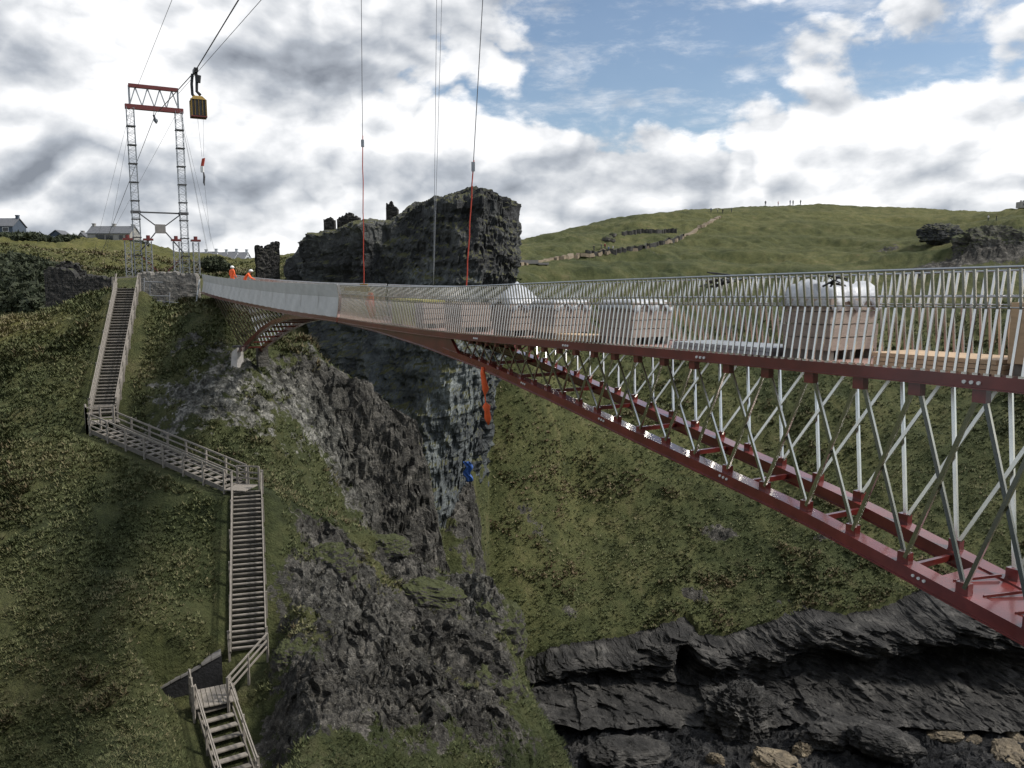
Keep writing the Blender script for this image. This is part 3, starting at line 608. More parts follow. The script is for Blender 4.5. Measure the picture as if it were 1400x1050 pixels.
# rock outcrops on the spur below the stairs
def outcrop(px, py, Y, rad, rz, seed, label, m='spur', sub=5, amp=.45, tilt=0.0, sink=.35, cat='rock', name='rock_outcrop', box=.35, grp=None):
    p = at(px, py, Y); return rock_body(name, label, cat, (p.x, p.y, p.z-rad[2]*sink), rad, rz, seed, M[m], sub, amp, 2.6, tilt, grp, box)
outcrop(662, 862, 48.5, (1.9, 2.4, 2.9), .5, 1, 'upright pale grey rock at the tip of the grassy spur', tilt=.18)
outcrop(452, 775, 44.6, (1.3, 1.2, 1.6), .2, 2, 'rounded brown rock knob on the spur crest beside the long stair flight')
outcrop(585, 812, 47.6, (2.0, 1.5, 1.1), .4, 3, 'broad grey rock slab on the spur below the crest', tilt=.3)
outcrop(404, 905, 37.0, (1.0, 1.0, 1.3), .3, 4, 'dark rock step right of the lowest stair handrail')
outcrop(470, 965, 36.0, (2.4, 1.3, 1.1), .6, 5, 'long layered rock ledge low on the spur', tilt=.2)
outcrop(655, 960, 43.0, (2.2, 2.2, 2.6), .3, 6, 'steep dark rock flank under the spur tip', tilt=.25)
outcrop(520, 745, 49.2, (1.6, 1.0, .7), .1, 7, 'low rock rib along the top of the spur')
outcrop(430, 745, 46.6, (.7, .6, .5), .9, 8, 'small pale boulder on the spur crest', sub=4)
outcrop(415, 880, 38.6, (.9, .7, .6), 1.4, 9, 'jutting pale rock beside the long stair flight', sub=4)
# shore rocks
def shore_cliff():
    px = np.linspace(655, 1560, 620); n = len(px)
    ytop, Yt, zt = cliff_line(px)
    zbs = np.interp(px, [650, 800, 930, 1100, 1560], [-53.5, -55, -56.2, -55.6, -55.4])
    cave = np.exp(-((px-1290)/95)**2)*5.0+np.exp(-((px-1120)/40)**2)*2.2+np.exp(-((px-790)/70)**2)*1.0
    cleft = np.exp(-((px-936)/11)**2)*6.0
    prof = [(0, 10.0, 1.0, 2.6), (.05, 4.5, 1.0, .8), (.10, .6, 1.0, .0), (.20, -1.0, .90, 0), (.32, -1.2, .72, 0), (.44, -.2, .55, 0), (.55, .3, .40, 0), (.66, -.6, .25, 0), (.76, -2.2, .12, 0), (.86, -5.0, .05, 0), (1.0, -10.0, -.04, 0)]
    cvw = [(0, 0), (.2, 0), (.36, .35), (.5, 1), (.66, .9), (.8, .2), (1, 0)]
    rows = []
    for v in np.linspace(0, 1, 150):
        off = np.interp(v, [p[0] for p in prof], [p[1] for p in prof]); hz = np.interp(v, [p[0] for p in prof], [p[2] for p in prof]); up = np.interp(v, [p[0] for p in prof], [p[3] for p in prof])
        Y = Yt+off+cave*np.interp(v, [c[0] for c in cvw], [c[1] for c in cvw])+cleft*np.interp(v, [0, .18, .34, .8, 1], [0, .1, 1, .7, .1]); z = zbs+(zt-zbs)*hz+up
        rows.append(np.stack([(px-700)/F/.957*Yt, Y, z], 1))
    Vv = np.vstack(rows).astype(np.float32); vv = np.repeat(np.linspace(0, 1, 150), n); w = np.clip((vv+.02)/.10, 0, 1).astype(np.float32)
    bed = Vv[:, 2]*1.0+Vv[:, 0]*.22-Vv[:, 1]*.1                      # tilted bedding
    L1 = fbm(np.stack([Vv[:, 0]*.10, Vv[:, 1]*.10, bed*.55], 1), 4, .55, True); L2 = fbm(np.stack([Vv[:, 0]*.25, Vv[:, 1]*.25, bed*1.7], 1)+9, 4, .6, True); L3 = fbm(Vv*np.array([.16, .16, .10], dtype=np.float32)+3, 3, .5, True); L4 = fbm(np.stack([Vv[:, 0]*.9, Vv[:, 1]*.9, bed*2.2], 1), 3, .6)
    step = np.floor(bed*1.1+1.2*perlin(Vv*np.float32(.12)))
    blk = perlin(np.stack([np.floor(Vv[:, 0]*.35+step*.37)*1.7, step*2.3, step*0+.5], 1))
    Vv[:, 1] -= w*(1.5*(L1-.2)+.65*(L2-.2)+2.4*(L3-.2)+.30*L4+.55*blk); Vv[:, 2] += w*(.35*L2+.35*blk+np.where(vv > .7, .9*(L1-.1)+.4*L3, 0))
    Vv[:, 0] += w*.5*L4
    ii = np.arange(150*n).reshape(150, n); Fc = np.stack([ii[:-1, :-1].ravel(), ii[1:, :-1].ravel(), ii[1:, 1:].ravel(), ii[:-1, 1:].ravel()], 1)
    o = link('sea_cliff', np_mesh('sea_cliff', Vv, Fc, M['shore'], False)); tag(o, 'low dark layered sea cliff with a cave and a narrow cleft at the shore', 'cliff')
shore_cliff()
outcrop(1012, 975, 99, (3.8, 3.2, 3.6), .7, 14, 'squat dark boulder right of the cleft', 'shore', 6, .6, .1, .2, box=.3)
outcrop(1150, 1000, 95, (5, 2.2, 1.6), .3, 18, 'grey wave-worn rock rib below the cave', 'shore', 5, .55, .1, .2, box=.1)
outcrop(1210, 1012, 91, (3.5, 2.0, 1.4), -.3, 19, 'mottled rock mound on the beach below the cave', 'shore', 5, .55, .1, .2, box=.1)
outcrop(860, 1030, 92, (4.5, 2.4, 1.6), .2, 20, 'flat pale-topped rock shelf at the outlet of the cleft', 'shore', 5, .55, .1, .2, box=.1)
outcrop(1356, 338, 223, (8.5, 3, 4.6), .1, 21, 'dark cliff face below the tower on the far hill', 'spur', 6, .7, 0, .0, box=.4)
outcrop(1422, 342, 221, (10, 3, 5.0), -.1, 22, 'dark cliff face on the far hill running out of view', 'spur', 6, .7, 0, .0, box=.4)
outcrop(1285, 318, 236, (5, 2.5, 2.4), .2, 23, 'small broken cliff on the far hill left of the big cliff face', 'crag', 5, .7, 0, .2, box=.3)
tan_sp = [(1065, 1042, 2.0, 1.0), (1097, 1030, 1.0, 1.5), (1035, 1049, 1.0, .6), (978, 1038, .8, .7), (1292, 1008, 1.4, .5), (1330, 1014, .7, .4), (1378, 1030, 1.7, .7), (1390, 1008, .9, .4)]
for k, (px, py, r_, h_) in enumerate(tan_sp):
    p = hit(px, py, 60)
    rock_body('beach_boulder', 'tan weathered boulder on the dark beach', 'boulder', (p.x, p.y, p.z-.25*h_), (r_*1.15, r_*.8, h_*.85), k*.7, 30+k, M['tan'], 5, .7, 1.2, .25, 'tan boulders on the beach', .5)

# ------------------------------------------------------------------ the footbridge
T2 = Vector((-7.5, 35.49)); D2 = Vector((-.55, 1.0)).normalized(); N2 = Vector((D2.y, -D2.x)); WD = 2.4
BR = math.atan2(-D2.y, -D2.x)                    # local +x runs towards the island
SX = [-38, -29, -24, -19, -11, -4, 0, 5, 10, 20, 30, 37.5, 42]
SZ = [-1.13, -1.21, -1.30, -1.40, -1.60, -1.60, -1.56, -1.55, -1.52, -1.36, -1.13, -.85, -.7]
def dz(s):
    return float(np.mean([np.interp(s+k, SX, SZ) for k in (-2, -1, 0, 1, 2)]))
def B(s, o, z=0.0): q = T2+D2*s+N2*o; return Vector((q.x, q.y, z))
def BD(s, o, h=0.0): return B(s, o, dz(s)+h)
FH = .165                                        # fascia height
CX = [-38, -29, -25, -22.4, -17.3, -13.3, -9, -4.5, 0]; CZ = [-6.5, -4.83, -4.06, -3.70, -3.0, -2.50, -2.12, -1.88, -1.76]
def cz(s): return float(np.interp(s, CX, CZ))    # underside of the island-side bottom chord
def cin(s): return .05+.45*min(1, max(0, (-s-9)/20))     # how far the chord stands in from the deck edge
S0, S1 = -36.0, -0.06
def strip(mb, samples, prof, m=0, close=True):
    """sweeps a profile [(offset, height)] given per sample; rings joined"""
    n0 = len(mb.v); n = len(prof(samples[0]))
    for s in samples: mb.v += [tuple(B(s, o, z)) for o, z in prof(s)]
    for i in range(len(samples)-1):
        for k in range(n if close else n-1):
            mb.f.append((n0+i*n+k, n0+i*n+(k+1) % n, n0+(i+1)*n+(k+1) % n, n0+(i+1)*n+k)); mb.mi.append(m)
    if close:
        mb.f.append(tuple(n0+k for k in range(n))); mb.mi.append(m); e = n0+(len(samples)-1)*n; mb.f.append(tuple(e+k for k in range(n))[::-1]); mb.mi.append(m)
def fr(a, b, st): return list(np.linspace(a, b, max(2, int(abs(b-a)/st)+1)))
def edge_beam(side, ss, root, fh=FH):
    sg = 1 if side == 0 else -1; o0 = 0 if side == 0 else WD
    mb = MB()
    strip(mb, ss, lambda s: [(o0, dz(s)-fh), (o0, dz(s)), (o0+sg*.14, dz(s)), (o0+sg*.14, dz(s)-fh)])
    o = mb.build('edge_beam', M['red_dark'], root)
    mb = MB(); strip(mb, ss, lambda s: [(o0-sg*.035, dz(s)-fh-.018), (o0-sg*.035, dz(s)-fh-.002), (o0+sg*.16, dz(s)-fh-.002), (o0+sg*.16, dz(s)-fh-.018)])
    mb.build('flange', M['red'], o)
    return o
near_br = empty('footbridge_cantilever', BD(-34, WD/2)); tag(near_br, 'red steel footbridge half with open lattice truss loaded with wrapped pallets', 'bridge', 'two halves of the footbridge')
ss = fr(S0, S1, 1.0)
for side in (0, 1):
    eb = edge_beam(side, ss, near_br)
    if side == 0:
        for s0 in (-28.25, -23.0, -18.3, -13.5):          # bolt trios on the fascia
            for k in range(3):
                mb = MB(); c = B(s0+k*.10, -.012, dz(s0)-FH*.62); n = Vector((N2.x, N2.y, 0)); mb.tube([c-n*.012, c+n*.012], .026, 8); mb.build('bolt', M['white'], eb, org=near_br.location)
mb = MB(); strip(mb, ss, lambda s: [(.145, dz(s)-.05), (.145, dz(s)-.02), (WD-.145, dz(s)-.02), (WD-.145, dz(s)-.05)]); mb.build('deck_plate', M['deck'], near_br)
for k in range(0, 26):                                    # cross beams under the deck
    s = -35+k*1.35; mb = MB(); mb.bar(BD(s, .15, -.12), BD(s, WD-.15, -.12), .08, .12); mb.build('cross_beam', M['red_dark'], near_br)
SJ = -11.4                                               # where the web opens into the truss
def cside(side, s): return cin(s) if side == 0 else WD-cin(s)
for side in (0, 1):
    sg = 1 if side == 0 else -1
    mb = MB()                                            # bottom chord: box with a wide top flange
    ch = fr(S0, SJ+.6, .8)
    strip(mb, ch, lambda s: [(cside(side, s), cz(s)), (cside(side, s), cz(s)+.19), (cside(side, s)+sg*.30, cz(s)+.19), (cside(side, s)+sg*.30, cz(s))])
    c = mb.build('bottom_chord', M['red'], near_br)
    mb = MB(); strip(mb, fr(S0, S1, .8), lambda s: [(cside(side, s)-sg*.035, cz(s)-.020), (cside(side, s)-sg*.035, cz(s)-.003), (cside(side, s)+sg*.33, cz(s)-.003), (cside(side, s)+sg*.33, cz(s)-.020)])
    mb.build('flange', M['red'], c)
    if side == 0:
        for s0 in (-27.35, -23.3, -19.4, -15.9):
            for k in range(3):
                mb = MB(); q = B(s0+k*.09, cin(s0)-.010, cz(s0)+.115+k*.014); nn = Vector((N2.x, N2.y, 0)); mb.tube([q-nn*.012, q+nn*.012], .024, 8); mb.build('bolt', M['white'], c)
    mb = MB()                                            # solid web from the tip to the opening, its end rounded
    for s in fr(SJ, S1-.01, .6):
        pass
    wl = fr(SJ-.5, S1-.02, .5)
    def webp(s):
        o = cside(side, s)+sg*.012
        zt = dz(s)-FH-.022; zb = cz(s)+.002
        if s < SJ: zt = min(zt, zb+.171+(s-(SJ-.5))/.5*(zt-zb-.171)*.55)
        return [(o, zb), (o, zt), (o+sg*.10, zt), (o+sg*.10, zb)]
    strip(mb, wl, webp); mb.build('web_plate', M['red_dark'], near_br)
# root plate joining both chords near the island
mb = MB(); rs = fr(S0, -27.4, .7); strip(mb, rs, lambda s: [(cin(s)+.305, cz(s)+.10), (cin(s)+.305, cz(s)+.165), (WD-cin(s)-.305, cz(s)+.165), (WD-cin(s)-.305, cz(s)+.10)])
mb.build('root_plate', M['red'], near_br)
for k in range(6):
    s = -27.6-k*.45; mb = MB(); mb.bar(B(s, cin(s)+.31, cz(s)+.19), B(s-.2, WD-cin(s)-.31, cz(s)+.19), .025, .04); mb.build('stiffener', M['red_dark'], near_br)
for k in range(9):                                       # cross members between the chords
    s = -13.2-k*1.72; mb = MB(); mb.bar(B(s, cin(s)+.30, cz(s)+.09), B(s, WD-cin(s)-.30, cz(s)+.09), .07, .09); mb.build('chord_tie', M['red_dark'], near_br)
gap_ = lambda s: .48+.46*min(1, max(0, (-s-12)/12))
nodes = [-28.24]
while nodes[0] < -12.4: nodes.insert(0, nodes[0]+gap_(nodes[0]))
while nodes[-1] > -35: nodes.append(nodes[-1]-gap_(nodes[-1]))
BOFF = .36                                               # bottom nodes sit a little towards the mainland
for side in (0, 1):
    sg = 1 if side == 0 else -1
    to = (.09 if side == 0 else WD-.09)
    def tp(s): return B(s, to, dz(s)-FH-.03)
    def bt(s): s = s+BOFF*gap_(s)/.94; return B(s, cside(side, s)+sg*.12, cz(s)+.205)
    for i, s in enumerate(nodes):
        h = bt(s).z; gap = tp(s).z-h; g = .07+.10*min(1, gap/2.6)
        if gap > .45:
            mb = MB(); a = tp(s); mb.bar(a+Vector((0, 0, .02)), a-Vector((0, 0, g)), g*1.1, .12, (D2.y, -D2.x, 0)); mb.build('gusset', M['red'], near_br)
            mb = MB(); a = bt(s); mb.bar(a-Vector((0, 0, .03)), a+Vector((0, 0, g*.85)), g*1.1, .12, (D2.y, -D2.x, 0)); mb.build('gusset', M['red'], near_br)
        bw = .036+.024*min(1, gap/2.8)
        for j in (i-1, i+1):
            if 0 <= j < len(nodes) and gap > .12:
                a = tp(s); b = bt(nodes[j]); inw = Vector((N2.x, N2.y, 0))*(.028 if j > i else -.028); e = (b-a).normalized()*min(.05, gap*.1)
                mb = MB(); mb.bar(a+inw+e, b+inw-e, bw, bw*.72, (N2.x, N2.y, .0)); mb.build('truss_bar', M['truss'], near_br)

def bal_mesh():
    mb = MB(); p = [(0, .05, -.02), (0, .18, .86), (0, .17, .90), (0, .09, 1.40)]; w, t = .018, .012; n0 = 0
    for x, y, z in p: mb.v += [(-w, y-t, z), (w, y-t, z), (w, y+t, z), (-w, y+t, z)]
    for i in range(len(p)-1):
        for k in range(4): mb.f.append((i*4+k, i*4+(k+1) % 4, (i+1)*4+(k+1) % 4, (i+1)*4+k)); mb.mi.append(0)
    n = len(mb.v); mb.f.append((n-4, n-3, n-2, n-1)); mb.mi.append(0)
    mb.box((0, .05, .012), (.075, .06, .03)); return mb.mesh('baluster', M['steel'])
BM = bal_mesh()
def prof_o(h): return float(np.interp(h, [0, .86, .90, 1.4], [.05, .18, .17, .09]))
def balustrade(root, sa, sb, side, indiv):
    """top, hand and middle rails with kinked balusters; all beyond the individual ones are joined"""
    sg = 1 if side == 0 else -1; o0 = 0 if side == 0 else WD
    mb = MB(); ss = fr(sa, sb, 1.0)
    for h, r in ((1.40, .017),): mb.tube([BD(s, o0+sg*prof_o(h), h) for s in ss], r, 8)
    br = mb.build('balustrade_rail', M['rail'], root, smooth=True)
    for h, r, o in ((1.02, .011, .21), (.88, .010, .20)):
        mb = MB(); mb.tube([BD(s, o0+sg*o, h) for s in ss], r, 6); mb.build('handrail', M['rail'], br, org=root.location, smooth=True)
    k = 0; s = sa+.08; rest = MB(); ang = BR if side == 0 else BR+math.pi
    ang = math.atan2(D2.y, D2.x)-math.pi/2 if False else (math.atan2(N2.y, N2.x)-math.pi/2 if side == 0 else math.atan2(-N2.y, -N2.x)-math.pi/2)
    while s < sb-.05:
        if k < indiv: link('baluster', BM, br, BD(s, o0)-root.location, ang)
        else:
            R = Matrix.Translation(BD(s, o0)) @ Matrix.Rotation(ang, 4, 'Z'); n = len(rest.v)
            rest.v += [tuple(R @ v.co) for v in BM.vertices]
            for p in BM.polygons: rest.f.append(tuple(n+i for i in p.vertices)); rest.mi.append(0)
        s += .15; k += 1
    if rest.v: o = rest.build('balusters', M['steel'], br, org=root.location); o['kind'] = 'stuff'
balustrade(near_br, -33.5, -.1, 0, 190)
balustrade(near_br, -33.5, -.1, 1, 105)

# mainland half
far_br = empty('footbridge_cantilever', BD(34, WD/2)); tag(far_br, 'red arched footbridge half wrapped in pale grey netting', 'bridge', 'two halves of the footbridge')
E0, E1 = .06, 37.4
ss = fr(E0, E1, 1.0)
for side in (0, 1): edge_beam(side, ss, far_br)
mb = MB(); strip(mb, ss, lambda s: [(.145, dz(s)-.05), (.145, dz(s)-.02), (WD-.145, dz(s)-.02), (WD-.145, dz(s)-.05)]); mb.build('deck_plate', M['deck'], far_br)
AX = [0, 4.5, 8.5, 13.2, 16.5, 21.9, 24.0]; AZ = [-1.76, -1.80, -1.95, -2.45, -3.05, -4.32, -4.9]
def az_(s): return float(np.interp(s, AX, AZ))
def ain(s): return .05+.40*min(1, max(0, (s-6)/18))
for side in (0, 1):
    sg = 1 if side == 0 else -1; cs = lambda s: ain(s) if side == 0 else WD-ain(s)
    mb = MB(); strip(mb, fr(E0+.02, 24.2, .6), lambda s: [(cs(s), az_(s)), (cs(s), az_(s)+.16+.006*s), (cs(s)+sg*.24, az_(s)+.16+.006*s), (cs(s)+sg*.24, az_(s))])
    mb.build('arch_chord', M['red'], far_br)
    mb = MB()
    def webf(s):
        zt = dz(s)-FH-.022; zb = az_(s)+.02; o = cs(s)+sg*.02
        if s > 9.4: zt = zb+.15+(zt-zb-.15)*max(0, (11.2-s)/1.8)
        return [(o, zb), (o, zt), (o+sg*.08, zt), (o+sg*.08, zb)]
    strip(mb, fr(E0+.05, 11.2, .4), webf); mb.build('web_plate', M['red_dark'], far_br)
    nb = 17
    for i in range(nb+1):                               # fan of bars from the deck to the arch
        u = i/nb; st = 11.0+u*20.5; sbm = 10.6+u*13.2
        a = B(st, (.09 if side == 0 else WD-.09), dz(st)-FH-.02); b = B(sbm, cs(sbm)+sg*.1, az_(sbm)+.2)
        if a.z-b.z > .15: mb = MB(); mb.bar(a, b, .085, .06, (N2.x, N2.y, 0)); mb.build('truss_bar', M['truss'], far_br)
        if i > 2 and u < .98:
            st2 = st-2.6; a = B(st2, (.12 if side == 0 else WD-.12), dz(st2)-FH-.02)
            if u < .55: mb = MB(); mb.bar(a, b, .05, .04, (N2.x, N2.y, 0)); mb.build('truss_bar', M['truss'], far_br)
for k in range(8):
    s = 9.5+k*1.9; mb = MB(); mb.bar(B(s, ain(s)+.2, az_(s)+.1), B(s, WD-ain(s)-.2, az_(s)+.1), .08, .1); mb.build('chord_tie', M['red_dark'], far_br)
balustrade(far_br, .1, 37.2, 0, 0); balustrade(far_br, .1, 37.2, 1, 0)
def netting(root, sa, sb, side, htop, off=.03):
    sg = 1 if side == 0 else -1; o0 = 0 if side == 0 else WD; hs = [.0, .3, .6, .86, .9, 1.15, 1.43]; hs = [h for h in hs if h < htop]+[htop]
    mb = MB(); ss = fr(sa, sb, .4); n = len(hs); n0 = 0
    for j in (0, 1):
        for q, s in enumerate(ss):
            for h in hs: mb.v.append(tuple(BD(s, o0+sg*(prof_o(h)-off+j*.012)+.012*math.sin(q*1.7+h*5), h)))
    L_ = len(ss)*n
    for i in range(len(ss)-1):
        for k in range(n-1):
            a, b, c, d = i*n+k, i*n+k+1, (i+1)*n+k+1, (i+1)*n+k
            mb.f.append((a, b, c, d)); mb.mi.append(0); mb.f.append((L_+d, L_+c, L_+b, L_+a)); mb.mi.append(0)
    mb.build('debris_netting', M['net'], root)
for k in range(12): netting(far_br, .15+k*3.08, .15+k*3.08+3.04, 0, 1.42); netting(far_br, .15+k*3.08, .15+k*3.08+3.04, 1, 1.44)
for k in range(3): netting(near_br, -.1-k*2.5-2.45, -.1-k*2.5, 1, 1.42)

# island abutment under the near root, outside the picture
p = BD(-37.2, WD/2); mb = MB(); mb.box((p.x, p.y, p.z-4.2), (3.0, 5.0, 8.0), BR-math.pi/2); ab = mb.build('abutment', M['concrete']); tag(ab, 'concrete abutment block under the island end of the bridge', 'abutment')
# concrete foot on the mainland
f0 = B(24.3, .45, -5.0); ft = empty('arch_footing', f0); tag(ft, 'white concrete footing under the near arch spring of the bridge', 'footing')
mb = MB(); mb.hexa([f0+Vector(q) for q in ((-.6, -.5, -1.7), (-.1, -.5, -1.7), (.1, .4, -1.7), (-.5, .4, -1.7), (-.45, -.35, .15), (-.05, -.35, .45), (.12, .35, .45), (-.35, .35, .15))]); mb.build('pedestal', M['concrete'], ft)
mb = MB(); mb.box(f0+Vector((-.16, 0, .50)), (.5, .6, .12), BR); mb.build('bearing_plate', M['mast_dark'], ft)
f1 = B(24.3, WD-.45, -5.0); ft = empty('arch_footing', f1); tag(ft, 'concrete footing under the far arch spring of the bridge', 'footing')
mb = MB(); mb.box(f1+Vector((0, 0, -.3)), (.7, .7, 1.3), BR); mb.build('pedestal', M['spur'], ft)

# ------------------------------------------------------------------ loads on the deck
def u_on_edge(px, y, inset):                               # distance along the bridge of a line of sight at a given inset
    r = ray(px, y); b = 12.0+inset*math.hypot(1, .55); k = b/(r[0]+.55*r[1]); return (Vector((r[0]*k, r[1]*k))-T2).dot(D2)
def package(s0, s1, o0, o1, h, label, cover='wrap', cap=.10, base=.14, tent=0.0, strata=True, grp='pallets on the bridge'):
    root = empty('slate_pallet', BD((s0+s1)/2, (o0+o1)/2, -.02)); tag(root, label, 'pallet', grp)
    for k in range(3):
        o = o0+.1+(o1-o0-.2)*k/2; mb = MB(); mb.hexa([BD(s0+.03, o-.05, -.015), BD(s1-.03, o-.05, -.015), BD(s1-.03, o+.05, -.015), BD(s0+.03, o+.05, -.015), BD(s0+.03, o-.05, base), BD(s1-.03, o-.05, base), BD(s1-.03, o+.05, base), BD(s0+.03, o+.05, base)])
        mb.build('pallet_runner', M['wood'], root)
    def blk(a, b, c, d, z0, z1, name, mt):
        mb = MB(); P = [BD(a, c, z0), BD(b, c, z0), BD(b, d, z0), BD(a, d, z0), BD(a, c, z1), BD(b, c, z1), BD(b, d, z1), BD(a, d, z1)]; mb.hexa(P); return mb.build(name, mt, root)
    if strata:
        n = 4
        for k in range(n):
            z0 = base+.005+(h-base)*k/n; z1 = base+(h-base)*(k+1)/n-.012; j = random.uniform(0, .03)
            blk(s0+j, s1-j, o0+j, o1-j, z0, z1, 'crate_layer', [M['slate_pack'], M['pack_end']])
    else: blk(s0, s1, o0, o1, base+.005, h-.004, 'crate', [M['plywood'], M['pack_end']])
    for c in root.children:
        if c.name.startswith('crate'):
            for p in c.data.polygons:                    # shade painted in: the end facing the island takes the darker material
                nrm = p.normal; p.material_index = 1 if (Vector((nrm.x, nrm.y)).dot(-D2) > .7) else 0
    if cover:
        mb = MB(); nu, nv = 14, 12; top = []
        for i in range(nu+1):
            for j in range(nv+1):
                u, v = i/nu, j/nv; e = min(u, 1-u, v, 1-v); rise = cap*min(1, e*6)**.4*(.85+.22*math.sin(i*1.9+j*2.3)+.16*math.sin(i*3.7-j*1.2))*(1.0-.25*(1-u))+tent*max(0, 1-abs(u-.5)*2.2)*max(0, 1-abs(v-.5)*1.3)
                top.append(tuple(BD(s0-.03+(s1-s0+.06)*u, o0-.03+(o1-o0+.06)*v, h+rise-(.20 if e == 0 else 0)*(.7+.5*math.sin(i*3.1+j*1.3)))))
        mb.v += top
        for i in range(nu):
            for j in range(nv): a = i*(nv+1)+j; mb.f.append((a, a+nv+1, a+nv+2, a+1)); mb.mi.append(0)
        c = mb.build('plastic_cover', M[cover], root, smooth=True)
        sol = c.modifiers.new('thickness', 'SOLIDIFY'); sol.thickness = .006
    return root
OI, OO = .42, 1.5
def seg(x0, x1, yy=445): return u_on_edge(x1, yy, OI), u_on_edge(x0, yy, OI)
a, b = seg(1068, 1133, 470); package(a, b, OI, OO+.1, 1.0, 'big slate crate under a bulging white plastic cover', cap=.30)
a, b = seg(1378, 1450, 470); package(a, b, OI, OO, .95, 'plywood crate with a light wooden side beside the flat boards', cover=None, strata=False)
for (x0, x1, h, lab, cv, tn) in [(819, 864, .92, 'pink slate crate next to the yellow board stack', 'wrap', 0), (725, 757, .92, 'pale slate crate between the yellow boards and the peaked white cover', 'wrap', 0),
        (671, 697, .90, 'crate under a white sheet drawn up to a peak', 'wrap', .55), (606, 630, .90, 'slate crate with pinkish side two crates beyond the peaked white cover', None, 0), (566, 578, .85, 'low slate crate farthest along the row, by the yellow-green boxes', None, 0)]:
    a, b = seg(x0, x1); package(a, b, OI, OO, h, lab, cv, .06, tent=tn)
def boards(s0, s1, o0, o1, n, th, label, m='plywood', name='board_stack'):
    root = empty(name, BD((s0+s1)/2, (o0+o1)/2, -.02)); tag(root, label, 'boards')
    for k in range(n):
        mb = MB(); j = random.uniform(-.12, .12); z0 = -.018+k*th*1.15; mb.hexa([BD(s0+j, o0, z0), BD(s1+j, o0, z0), BD(s1+j, o1, z0), BD(s0+j, o1, z0), BD(s0+j, o0, z0+th), BD(s1+j, o0, z0+th), BD(s1+j, o1, z0+th), BD(s0+j, o1, z0+th)]); mb.build('board', M[m], root)
a, b = u_on_edge(1365, 498, .5), u_on_edge(1195, 486, .5); boards(a, b, .35, 1.3, 3, .06, 'flat stack of light boards on the deck beside the big white covered crate')
a, b = u_on_edge(815, 465, .4), u_on_edge(765, 462, .4); boards(a, b, .25, .9, 3, .05, 'small stack of yellow boards beside a pink slate crate')
a, b = u_on_edge(1060, 488, .5), u_on_edge(925, 478, .5); boards(a, b, .35, 1.4, 2, .07, 'grey steel sheets lying flat between two crates', 'mast', 'sheet_stack')
for k in range(3):
    s = -5.0-k*1.1; root = empty('storage_box', BD(s, 1.2, -.02)); tag(root, 'yellow-green storage box on the deck by the netted bridge half', 'box', 'yellow-green boxes on the deck')
    mb = MB(); P = [BD(s+i*.48, 1.2+j*.4, z) for z in (-.015, .85) for i, j in ((-1, -1), (1, -1), (1, 1), (-1, 1))]; mb.hexa(P); mb.build('box_body', M['green_box'], root)
    mb = MB(); P = [BD(s+i*.50, 1.2+j*.42, z) for z in (.853, .92) for i, j in ((-1, -1), (1, -1), (1, 1), (-1, 1))]; mb.hexa(P); mb.build('lid', M['green_box'], root)
# dark webbing thrown over the top rails
def tangle(px, py, inset, label, mt, n=26, r=.16):
    s = u_on_edge(px, py, inset); c = BD(s, inset, 0); c.z = at(px, py, c.y).z; mb = MB(); rr = random.Random(int(px)); pts = []
    for k in range(n): pts.append(c+Vector((rr.gauss(0, r*1.8), rr.gauss(0, r*.5), rr.gauss(0, r*.55)-k*.004)))
    mb.tube(pts, .017, 5); o = mb.build('strap_bundle', mt); tag(o, label, 'strap')
tangle(1140, 384, .15, 'black strap knotted over the top rail by the white cover', M['black'], 14, .07)
tangle(992, 384, WD-.1, 'black strap bundle lying on the far top rail', M['black'], 24, .14)

